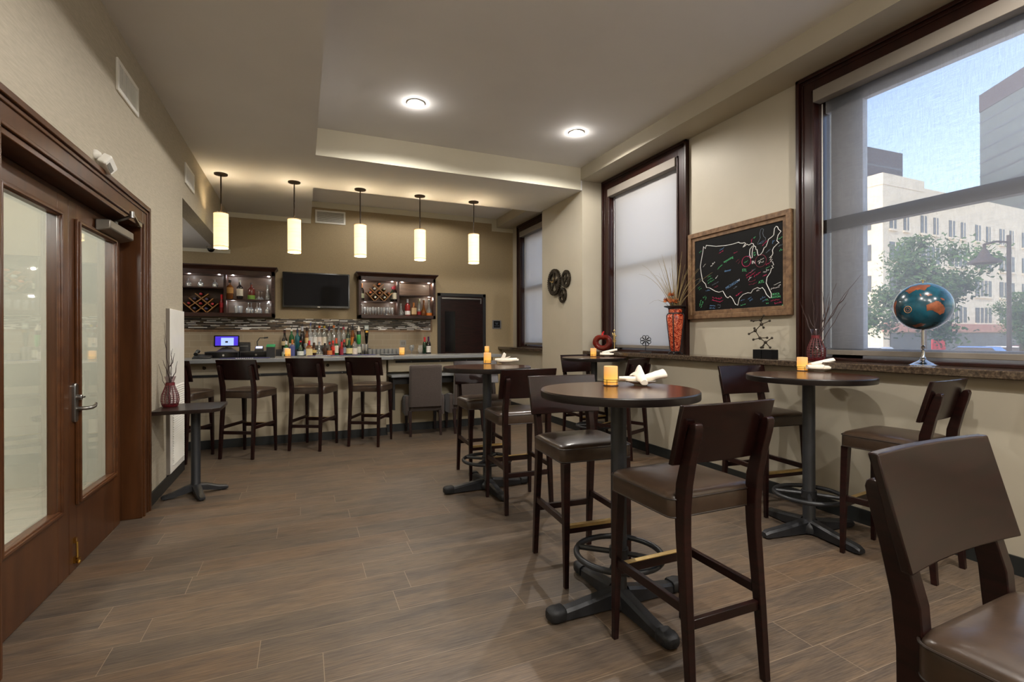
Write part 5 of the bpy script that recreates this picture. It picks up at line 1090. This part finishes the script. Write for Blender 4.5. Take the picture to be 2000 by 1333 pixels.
m = MB(); m.M = wallM(0, 0, 0) @ Matrix.Translation((gy, gz_, 0)); m.bar((0, 0, .062), (-.10, .02, .062), .010, .004); m.bar((0, 0, .066), (.05, .06, .066), .008, .004); m.lathe([(.012, .055), (.012, .07)], seg=12); m.build('hands', M['brass'], g1)

# ------------------------------------------------------------------ things on the granite ledge
ZL = 1.15
def ledge(px, py, X=None):
    return onz(px, py, ZL) if X is None else Vector((X, onx(px, py, X).y, ZL))
# globe
X_ = 3.80; q = ledge(1803, 713, X_); pc = onx(1806, 599, X_); D_ = (q-CAM).dot(FW); GR_ = 47*D_/F_*.985
t = thing('globe', 'blue and terracotta globe on a silver pedestal on the window ledge', 'globe', (q.x, q.y, ZL))
zc3 = pc.z-ZL
m = MB(); m.lathe([(.080, 0), (.080, .004), (.060, .012), (.056, .016), (.036, .026), (.022, .036), (.016, .042), (.019, .048), (.013, .054), (.009, .062), (.0085, .10), (.012, .104), (.008, .110), (.010, .125), (.013, .128), (.008, .134), (.0085, zc3-GR_+.004)], seg=36); m.build('pedestal', M['chrome'], t)
m = MB(); m.sphere((0, 0, zc3), GR_, 48, 28); gb = m.build('sphere', M['globe'], t)
m = MB(); m.tube([(0, 0, zc3+GR_-.004), (0, 0, zc3+GR_+.012)], .004, 8); m.sphere((0, 0, zc3+GR_+.016), .009, 12, 8, (1.2, 1.2, .5)); m.build('finial', M['brass'], t)
vd = (CAM-Vector((q.x, q.y, pc.z))).normalized(); rt = Vector((0, 0, 1)).cross(vd).normalized(); up_ = vd.cross(rt)
def land(pts, mat, name):
    m = MB(); vs = []
    P = [Vector((a, b, 0)) for a, b in pts]; c = sum(P, Vector())/len(P)
    def S(p):
        x, y = (p.x-570)/395, -(p.y-468)/308; r2 = min(x*x+y*y, .985); d = (rt*x+up_*y+vd*sqrt(1-r2)); d.normalize(); return Vector((0, 0, zc3))+d*GR_*1.004
    rings = [[S(c.lerp(p, f)) for p in P] for f in (.02, .3, .55, .8, 1)]
    m.loft(rings, True, False); return m.build(name, mat, gb)
def dens(pts, n=3):
    o = []
    for i in range(len(pts)):
        a, b = pts[i], pts[(i+1) % len(pts)]
        for k in range(n): o.append((a[0]+(b[0]-a[0])*k/n+random.uniform(-5, 5), a[1]+(b[1]-a[1])*k/n+random.uniform(-5, 5)))
    return o
land(dens([(612, 450), (690, 425), (730, 405), (770, 412), (800, 440), (838, 500), (820, 555), (775, 578), (735, 545), (690, 515), (618, 525)]), M['land'], 'landmass')
land(dens([(340, 262), (420, 215), (520, 190), (640, 190), (668, 210), (620, 235), (585, 270), (545, 245), (505, 258), (470, 245), (430, 260), (395, 300), (375, 275)]), M['land'], 'landmass')
land(dens([(590, 325), (640, 305), (690, 325), (640, 345)]), M['land'], 'landmass'); land(dens([(525, 305), (545, 310), (560, 340), (535, 335)]), M['land'], 'landmass'); land(dens([(780, 365), (825, 375), (835, 400), (800, 395)]), M['land'], 'landmass')
land(dens([(190, 440), (205, 400), (235, 370), (222, 460), (215, 520), (235, 590), (212, 570), (192, 500)]), M['land'], 'landmass'); land(dens([(430, 705), (540, 680), (600, 690), (560, 720), (480, 735)]), M['land'], 'landmass')
def gring(cx, cy, r, mat, nm):
    pts = []
    for k in range(24):
        x, y = (cx+r*cos(2*pi*k/24)-570)/395, -(cy+r*.92*sin(2*pi*k/24)-468)/308; d = rt*x+up_*y+vd*sqrt(max(.01, 1-x*x-y*y)); d.normalize(); pts.append(Vector((0, 0, zc3))+d*GR_*1.004)
    m = MB(); m.tube(pts, .0016, 6, True); return m.build(nm, mat, gb)
gring(380, 500, 46, M['landline'], 'compass_rose'); gring(380, 500, 22, M['land'], 'compass_rose')
# woven vases with twigs
def make_vase(h=.235, r=.078, label=''):
    t = thing('woven_vase', label, 'vase', (0, 0, 0))
    pf = [(r*.74, 0), (r*.86, .01), (r, h*.22), (r*.92, h*.40), (r*.62, h*.60), (r*.44, h*.74), (r*.46, h*.80)]
    m = MB(); m.lathe([(a-.003, z) for a, z in pf]+[(r*.66, h), (r*.62, h), (r*.40, h*.8), (r*.3, h*.7)], seg=28, cap=True); m.build('glass_body', M['vaseglass'], t)
    m = MB()
    def rad(z):
        for (a, z0), (b, z1) in zip(pf, pf[1:]):
            if z0 <= z <= z1: return a+(b-a)*(z-z0)/(z1-z0)
        return pf[-1][0]
    for k in range(9): z = .03+k*(h*.72-.03)/8; m.ring((0, 0, z), rad(z)+.001, .0019, 26, 5)
    for k in range(13): a = 2*pi*k/13; m.tube([((rad(z)+.002)*cos(a), (rad(z)+.002)*sin(a), z) for z in [h*.78*j/12 for j in range(13)]], .0026, 5)
    m.loft([[((rad(z)+.003)*cos(2*pi*j/26), (rad(z)+.003)*sin(2*pi*j/26), z) for j in range(26)] for z in (0.001, .008, .022)], True, False)
    m.loft([[((rad(h*.72)+.004)*cos(2*pi*j/26), (rad(h*.72)+.004)*sin(2*pi*j/26), z) for j in range(26)] for z in (h*.70, h*.80)], False, False)
    m.build('woven_cover', M['wicker'], t); return t
def twig(base, tips, label, group, r0=.0042):
    m = MB()
    for path in tips:
        n = len(path); m.tube(path, [r0*(1-.75*k/(n-1)) for k in range(n)], 5)
    return tag(m.build('dry_twig', M['twig'], None, base), label, 'twig', group)
def twigs(base, h, specs, plane_r, label, group):
    for sx, hz, curve, forks in specs:
        P0 = Vector((0, 0, .03)); path = [P0]; n = 9
        for k in range(1, n+1):
            f = k/n; path.append(Vector((plane_r.x*sx*f**curve+random.uniform(-.004, .004)+.004*sin(k*2.1), plane_r.y*sx*f**curve+random.uniform(-.005, .005), .03+hz*f)))
        tips = [path]
        for fk in forks:
            s0 = path[int(fk[0]*n)]; e = s0+Vector((plane_r.x*fk[1], plane_r.y*fk[1], fk[2])); mid = (s0+e)/2+Vector((0, 0, -.02)); tips.append([s0, mid+Vector((.006, .006, 0)), (mid+e)/2, e])
        twig(base, tips, label, group)
q = ledge(1594, 696, 3.815)
v1 = make_vase(.255, .064, 'red woven vase with twigs on the ledge beside the big window'); v1.location = (q.x, q.y, ZL)
yd = Vector((0, -1, 0))
twigs((q.x, q.y, ZL), .5, [(.34, .62, 1.6, [(.55, .10, .16), (.7, .08, .10)]), (.17, .58, 1.3, [(.5, .05, .22), (.6, -.03, .2)]), (.10, .50, 1.2, [(.6, .06, .12)]), (-.03, .52, 1.2, [(.5, -.06, .12)]), (-.14, .46, 1.3, [(.5, -.05, .14), (.4, .05, .2)]), (.24, .42, 1.2, [])], yd, 'thin dark twig in the woven vase beside the big window', 'twigs in the ledge vase')
q = onz(331, 794, .765); q.x = -1.03; q.y = 4.96; v2 = dup(v1, (q.x, q.y, .765), 0, 'red woven vase with twigs on the small square side table', None)
if 'group' in v2: del v2['group']
rd = Vector((RC.x, RC.y, 0))
twigs((q.x, q.y, .765), .6, [(.02, .46, 1.2, [(.55, .05, .15), (.7, .0, .14)]), (-.05, .68, 1.3, [(.45, .05, .12), (.6, -.02, .2)]), (-.03, .44, 1.2, [(.6, -.04, .12)]), (.01, .38, 1, [(.5, -.03, .12)]), (-.10, .34, .9, [])], rd, 'thin dark twig in the vase on the side table', 'twigs in the side table vase')
# tall red vase with grasses and silk flowers
q = ledge(1319, 691, 3.79)
t = thing('tall_vase', 'tall tapered red relief vase in a black iron stand on the ledge', 'vase', (q.x, q.y, ZL)); D_ = (q-CAM).dot(FW); k_ = D_/F_; hv = (691-597)*k_
m = MB(); m.lathe([(.042, .03), (.052, .06), (.090*1, hv*.76), (.088, hv*.80), (.072, hv*.835), (.070, hv*.84)], seg=32); m.lathe([(.072, hv*.86), (.074, hv*.94)], seg=32); m.build('vase_body', M['redvase'], t)
m = MB(); m.lathe([(.074, hv*.835), (.074, hv*.862)], seg=32); m.lathe([(.075, hv*.935), (.078, hv*.96), (.118, hv*.985), (.122, hv), (.11, hv), (.07, hv*.965)], seg=32)
for k in range(4):
    a = k*pi/2+.6; m.tube([(.07*cos(a), .07*sin(a), .008), (.045*cos(a), .045*sin(a), .03), (.058*cos(a), .058*sin(a), .07), (.094*cos(a), .094*sin(a), hv*.74), (.094*cos(a), .094*sin(a), hv*.80), (.078*cos(a), .078*sin(a), hv*.85)], .006, 6); m.sphere((.07*cos(a), .07*sin(a), .010), .010, 8, 6)
m.lathe([(.046, .02), (.05, .034)], seg=20); m.build('iron_stand', M['iron'], t)
m = MB(); random.seed(3)
for k in range(46):
    a = random.uniform(-1, 1); L_ = random.uniform(.30, .72); lean = a*random.uniform(.15, .62); dp = random.uniform(-.10, .05); dr_ = random.uniform(0, .16)*(abs(lean) > .25)
    pts = [Vector((dp*f*.6+random.uniform(-.003, .003)-.0, -(lean*f**1.5)-a*.03, hv-.10+L_*f-dr_*f**4*1.1)) for f in [j/7 for j in range(8)]]
    m.tube(pts, [.0036*(1-.75*j/7) for j in range(8)], 4)
tag(m.build('dried_grass', M['grass'], None, (q.x, q.y, ZL)), 'spray of dried grass blades standing in the tall red vase', 'dried grass', None, 'stuff')
def flower(dy, dz, R, label, seed):
    random.seed(seed); t = thing('silk_flower', label, 'flower', (q.x-.03, q.y+dy, ZL+hv+dz), 0, 'rust flowers in the tall vase'); m = MB()
    for k in range(16):
        a = 2*pi*k/16+random.uniform(-.2, .2); el = random.uniform(-.2, .9); d = Vector((cos(a)*cos(el), sin(a)*cos(el), sin(el))); s_ = d.orthogonal().normalized()*R*.28; m.hexa([s_*.2, -s_*.2, d*R*.6-s_, d*R*.6+s_], [s_*.2+d*.004, -s_*.2+d*.004, d*R-s_*.5+Vector((0, 0, .01)), d*R+s_*.5+Vector((0, 0, .01))])
    m.sphere((0, 0, .01), R*.35, 10, 6); m.build('petals', M['flower'], t); m = MB(); m.tube([(0, 0, 0), (.015, -dy*.5, -dz*.5-.03), (.03, -dy, -dz-.08)], .003, 5); m.build('stem', M['grass'], t)
flower(.085, .06, .05, 'pale rust silk flower at the left of the tall vase', 1); flower(-.01, .045, .058, 'rust silk flower in the centre of the tall vase', 2); flower(.02, .12, .042, 'small rust silk flower highest in the tall vase', 5)
# molecule sculpture
MX = 3.80; q = ledge(1495, 698.5, MX)
t = thing('molecule_sculpture', 'black ball and rod molecule model on two dark blocks on the ledge', 'sculpture', (q.x, q.y, ZL))
def mo(zx, zy, dx=0): p = onx(1455+zx/13.33, 605+zy/13.33, MX); return Vector((dx, p.y-q.y, p.z-ZL))
hb = mo(400, 1040).z
for a, b in ((295, 508), (525, 775)):
    m = MB(); y0, y1 = mo(a, 1040).y, mo(b, 1040).y; m.box(-.045, .045, min(y0, y1), max(y0, y1), 0.0, hb); m.build('block', M['boardblack'], t, bevel=.002)
NODES = [(370, 275, .02, 'c'), (430, 385, 0, 'c'), (310, 550, -.02, 'c'), (390, 745, 0, 'c'), (535, 855, 0, 'c'), (490, 160, 0, 'h'), (165, 285, 0, 'h'), (325, 300, -.05, 'h'), (600, 295, .02, 'h'), (525, 470, -.02, 'h'), (205, 490, .02, 'h'), (145, 635, -.02, 'h'), (260, 780, -.02, 'h'), (515, 735, .03, 'h'), (660, 740, .02, 'h'), (420, 990, 0, 'h'), (530, 985, -.03, 'h'), (655, 990, 0, 'h')]
for a, b, dx, kd in NODES: m = MB(); m.sphere(mo(a, b, dx), .0145 if kd == 'c' else .0105, 14, 8); m.build('ball', M['gear'], t)
for i, j in ((0, 1), (1, 2), (2, 3), (3, 4), (0, 5), (0, 6), (0, 7), (1, 8), (1, 9), (2, 10), (2, 11), (3, 12), (3, 13), (4, 14), (4, 15), (4, 16), (4, 17)):
    m = MB(); m.tube([mo(*NODES[i][:3]), mo(*NODES[j][:3])], .0038, 8); m.build('rod', M['gear'], t)
# glass pumpkin
GX = 3.80; q = ledge(1177, 688, GX)
t = thing('glass_pumpkin', 'red amber glass pumpkin ring ornament at the far end of the ledge', 'ornament', (q.x, q.y, ZL), radians(50)); D_ = (q-CAM).dot(FW); k_ = D_/F_
RR = 12.2*k_; rr = 5.6*k_; zc4 = RR+rr*.85
m = MB(); N_ = 40; rings = []
for k in range(N_):
    a = 2*pi*k/N_; s_ = 1-.18*max(0, sin(a))**8; c = Vector((0, RR*1.1*cos(a), zc4+RR*.95*sin(a)*s_)); n_ = Vector((0, cos(a), sin(a))); rings.append([c+(n_*cos(2*pi*j/16)+Vector((1, 0, 0))*sin(2*pi*j/16)*1.0)*rr*(1+.1*cos(a*2)) for j in range(16)])
m.loft(rings+[rings[0]], False, False); m.build('ring_body', M['redglass'], t, angle=80)
m = MB(); zt_ = zc4+RR*.8+rr*.6; m.tube([(0, 0, zt_-.01), (0, .0, zt_+.03), (0, -.02, zt_+.055)], [.018, .012, .010], 10); m.build('stem', plain('red glass stem', srgb(190, 20, 30), .1, 0, .1, 20, coat=.4), t)
# brass figurine
q = ledge(1200, 684, 3.86); D_ = (q-CAM).dot(FW); k_ = D_/F_*20/1.0
t = thing('metal_figurine', 'slim brass figurine on a small base beside the glass pumpkin', 'figurine', (q.x, q.y, ZL)); s_ = D_/F_
m = MB(); m.box(-.03, .03, -.05, .05, 0, .012); m.build('base', M['bronze'], t, bevel=.002)
m = MB(); m.tube([(0, 0, .012), (0, .0, 22*s_)], .006, 8); m.build('post', M['brass'], t)
m = MB(); m.tube([(0, .02, 18*s_), (0, .01, 24*s_), (0, 0, 30*s_), (0, -.005, 36*s_)], [.012, .013, .016, .008], 8); m.sphere((0, 0, 40*s_), .014, 10, 8); m.tube([(0, 0, 33*s_), (0, -.035, 29*s_), (0, -.05, 30*s_)], .006, 6); m.tube([(0, 0, 33*s_), (0, .03, 31*s_), (0, .04, 36*s_)], .006, 6); m.tube([(0, 0, 24*s_), (0, -.03, 22*s_), (0, -.02, 18*s_)], .007, 6); m.build('figure', M['brass'], t)
# wire ornament
q = ledge(1261, 688, 3.78); D_ = (q-CAM).dot(FW); s_ = D_/F_
t = thing('wire_ornament', 'small black wire loop ornament on a stand before the middle window', 'ornament', (q.x, q.y, ZL), radians(50))
m = MB(); m.box(-.035, .035, -11*s_, 11*s_, 0, .014); m.build('base', M['black'], t, bevel=.002)
m = MB(); m.tube([(0, 0, .012), (0, 0, 27*s_)], .004, 8); m.build('post', M['black'], t)
m = MB(); pts = []
for k in range(160): a = 2*pi*k/160; r_ = (6.2+4.2*cos(8*a))*s_; pts.append(Vector((.012*sin(5*a), r_*cos(a+.30*sin(8*a)+.39), 24*s_+r_*sin(a+.30*sin(8*a)+.39))))
m.tube(pts, .0042, 6, True); m.ring((0, 0, 0), .001, .0005, 4, 4); m.build('wire_loops', M['black'], t)

# ------------------------------------------------------------------ the street outside
GZ = -.9
shell('ground', M['asphalt'], (4.6, 220, -80, 220, GZ-.3, GZ))
A = ond(1725, 657, 45); A = Vector((A.x, A.y)); B = ond(2000, 657, 55.8); B = Vector((B.x, B.y)); dB = (B-A).normalized(); nB = Vector((-dB.y, dB.x))
if nB.dot(A) < 0: nB = -nB
t = thing('office_building', 'cream office building with rows of windows across the street', 'building', (A.x, A.y, GZ), atan2(dB.y, dB.x))
fl = 1 if Vector((-dB.y, dB.x)).dot(nB) > 0 else -1
Hb = 1.35+(657-352)/F_*45-GZ
m = MB(); m.box(0, 60, 0, 22*fl, 0, Hb); m.build('facade', M['concrete'], t, flat=True)
m = MB(); m.box(-.04, 6.6, -.04*fl, 20*fl, Hb-.4, Hb+.65); m.build('roof_block', M['concrete'], t, flat=True)
random.seed(11)
rows = [(Hb-4.4, 1.7), (Hb-7.3, 1.7), (Hb-10.2, 1.7), (Hb-13.0, 1.6)]
for ri, (z, h) in enumerate(rows):
    for k in range(9):
        if ri == 0: xs = [(1.0+k*5.0, 1.0), (3.2+k*5.0, .8)]
        else: xs = [(1.0+k*5.0, 3.2)] if not (ri and k == 0 and False) else []
        for x, w_ in xs:
            m = MB(); m.box(x, x+w_, -.06*fl, .05*fl, z, z+h); f_ = m.build('window', M['winout'], t, flat=True)
            m = MB(); m.box(x-.1, x+w_+.1, -.16*fl, 0, z-.18, z); 
            for j in range(1, max(2, int(w_/.8))): m.box(x+j*w_/max(2, int(w_/.8))-.04, x+j*w_/max(2, int(w_/.8))+.04, -.1*fl, 0, z, z+h)
            m.build('mullions', M['concrete'], f_, flat=True)
for ri in range(4):
    m = MB(); m.box(-.06, .05, 1.0*fl, 2.2*fl, rows[ri][0], rows[ri][0]+1.5); m.build('window', M['winout'], t, flat=True)
m = MB(); m.box(-.2, 60, -.5*fl, 0, 2.6, 3.4); m.build('shop_band', plain('brick shop band', srgb(188, 140, 122), .9, 0, .1, 2), t, flat=True)
m = MB(); m.box(1, 58, -.1*fl, .05*fl, .4, 2.5); m.build('shop_glazing', M['winout'], t, flat=True)
def tower(px0, D0, px1, D1, py, mat, cap, label, depth):
    a = ond(px0, 657, D0); b = ond(px1, 657, D1); h = 1.35+(657-py)/F_*D0-GZ
    t = thing('tower_block', label, 'building', (a.x, a.y, GZ), atan2(b.y-a.y, b.x-a.x)); L_ = (b-a).length
    m = MB(); m.box(0, L_, 0, depth, 0, h*(.93 if cap else 1)); m.build('shaft', mat, t, flat=True)
    m = MB()
    for k in range(int(h/3.4)): m.box(-.03, L_+.03, -.05, 0, k*3.4+1.6, k*3.4+2.0)
    m.build('floor_bands', M['winout'], t, flat=True)
    if cap: m = MB(); m.box(-.1, L_+.1, -.1, depth, h*.93, h); m.build('crown', M['tower'], t, flat=True)
tower(1600, 128, 1764, 140, 268, M['tower'], False, 'dark office tower rising behind the cream building on the left', 5)
tower(1915, 125, 2200, 90, 188, M['towerg'], True, 'grey green office tower with dark top at the right edge', 5)
def tree(px, py_top, py_c, D, R, label, n, seed):
    random.seed(seed); c = ond(px, py_c, D); top = 1.35+(657-py_top)/F_*D
    t = thing('street_tree', label, 'tree', (c.x, c.y, GZ)); m = MB(); zc = c.z-GZ
    m.tube([(0, 0, 0), (.05, 0, zc*.5), (0, .05, zc)], [.16, .12, .05], 8)
    for k in range(7): a = k*.9; m.tube([(0, 0, zc*.55+.1*k), (R*.5*cos(a), R*.5*sin(a), zc+R*.3*sin(k*2.0))], [.05, .02], 5)
    m.build('trunk', M['bark'], t); m = MB()
    cl = [(Vector((random.gauss(0, .42), random.gauss(0, .42), random.gauss(0, .5)))*R) for _ in range(30)]
    for k in range(n):
        p = random.choice(cl)+Vector((random.gauss(0, .16), random.gauss(0, .16), random.gauss(0, .14)))*R+Vector((0, 0, zc)); p.z = min(p.z, top-GZ)
        u = Vector((random.uniform(-1, 1), random.uniform(-1, 1), random.uniform(-1, 1))).normalized(); v_ = u.orthogonal().normalized(); s_ = random.uniform(.04, .085)*R/2
        m.quad(p-u*s_-v_*s_*.6, p+u*s_-v_*s_*.6, p+u*s_+v_*s_*.6, p-u*s_+v_*s_*.6)
    m.build('foliage', M['leaf'], t, flat=True)
tree(1803, 466, 560, 24, 2.3, 'large leafy street tree directly behind the globe', 11000, 4)
tree(1996, 572, 612, 26, 1.25, 'smaller street tree at the right edge of the window', 7000, 9)
t0 = ond(1971, 657, 14)
t = thing('street_lamp', 'street lamp with bell shade hanging from an arm outside', 'street lamp', (t0.x, t0.y, GZ)); kk = 14/F_; zA = 1.35+(657-475)*kk-GZ
m = MB(); m.tube([(0, 0, 0), (0, 0, zA+.2)], [.06, .05], 10); m.build('post', M['pole'], t)
ad = -Vector((RC.x, RC.y, 0)).normalized()*(48*kk)
m = MB(); m.tube([(0, 0, zA), ad*.5+Vector((0, 0, zA+.02)), ad+Vector((0, 0, zA-.06))], .03, 8); m.tube([ad+Vector((0, 0, zA-.05)), ad+Vector((0, 0, zA-.25))], .04, 8); m.build('arm', M['pole'], t)
m = MB(); m.lathe([(.06, -.20), (.10, -.28), (.16, -.42), (.36, -.56), (.37, -.60), (.3, -.6), (.1, -.4)], ad+Vector((0, 0, zA)), 24); m.build('bell_shade', M['pole'], t)
random.seed(5)
def car(px, D, col, label, rz):
    c = ond(px, 657, D); t = thing('parked_car', label, 'car', (c.x, c.y, GZ), rz, 'cars parked across the street')
    m = MB(); m.loft([[(-2.2, -.85, .35), (2.2, -.85, .35), (2.2, .85, .35), (-2.2, .85, .35)], [(-2.25, -.88, .75), (2.25, -.88, .7), (2.25, .88, .7), (-2.25, .88, .75)], [(-2.15, -.82, .95), (1.4, -.82, .95), (1.4, .82, .95), (-2.15, .82, .95)]]); m.hexa([(-1.9, -.78, .95), (1.1, -.78, .95), (1.1, .78, .95), (-1.9, .78, .95)], [(-1.4, -.65, 1.45), (.5, -.65, 1.45), (.5, .65, 1.45), (-1.4, .65, 1.45)]); m.build('body', plain('car paint', srgb(*col), .25, .1, .05, 2, coat=.5), t, bevel=.06)
    for x in (-1.4, 1.4):
        for y in (-.86, .86):
            m = MB(); m.M = Matrix.Translation((x, y, .33)) @ Matrix.Rotation(pi/2, 4, 'X'); m.lathe([(.33, -.1), (.33, .1)], seg=18); m.build('wheel', M['rubber'], t)
    m = MB(); m.hexa([(-1.82, -.80, 1.0), (1.02, -.80, 1.0), (1.02, .80, 1.0), (-1.82, .80, 1.0)], [(-1.42, -.68, 1.38), (.52, -.68, 1.38), (.52, .68, 1.38), (-1.42, .68, 1.38)]); m.build('windows', M['gloss'], t)
ra = atan2(dB.y, dB.x)+pi/2
car(1897, 36, (90, 130, 190), 'blue car parked across the street left of the lamp post', ra); car(1950, 36.6, (226, 224, 220), 'white car parked across the street behind the lamp post', ra); car(2003, 37.4, (150, 60, 56), 'dark red car parked at the right edge across the street', ra); car(1690, 36, (206, 210, 214), 'silver car parked across the street at the left window edge', ra)
a1 = ond(1833, 664, 31); t = thing('street_sign_board', 'red banner board standing across the street right of the globe', 'sign board', (a1.x, a1.y, GZ), atan2(dB.y, dB.x))
m = MB(); m.box(-.75, .75, -.03, .03, 1.05, 2.0); m.build('banner', M['awning'], t); m = MB(); m.box(-.75, -.68, -.04, .04, 0, 1.1); m.box(.68, .75, -.04, .04, 0, 1.1); m.build('posts', M['pole'], t)

# ------------------------------------------------------------------ render look
scene.view_settings.view_transform = 'Standard'; scene.view_settings.look = 'None'; scene.view_settings.exposure = 0.0; scene.view_settings.gamma = 1.0
cy = scene.cycles; cy.use_denoising = True
try: cy.denoiser = 'OPENIMAGEDENOISE'
except Exception: pass
cy.max_bounces = 9; cy.diffuse_bounces = 5; cy.glossy_bounces = 4; cy.transparent_max_bounces = 14; cy.transmission_bounces = 6; cy.caustics_reflective = False; cy.caustics_refractive = False; cy.sample_clamp_indirect = 6
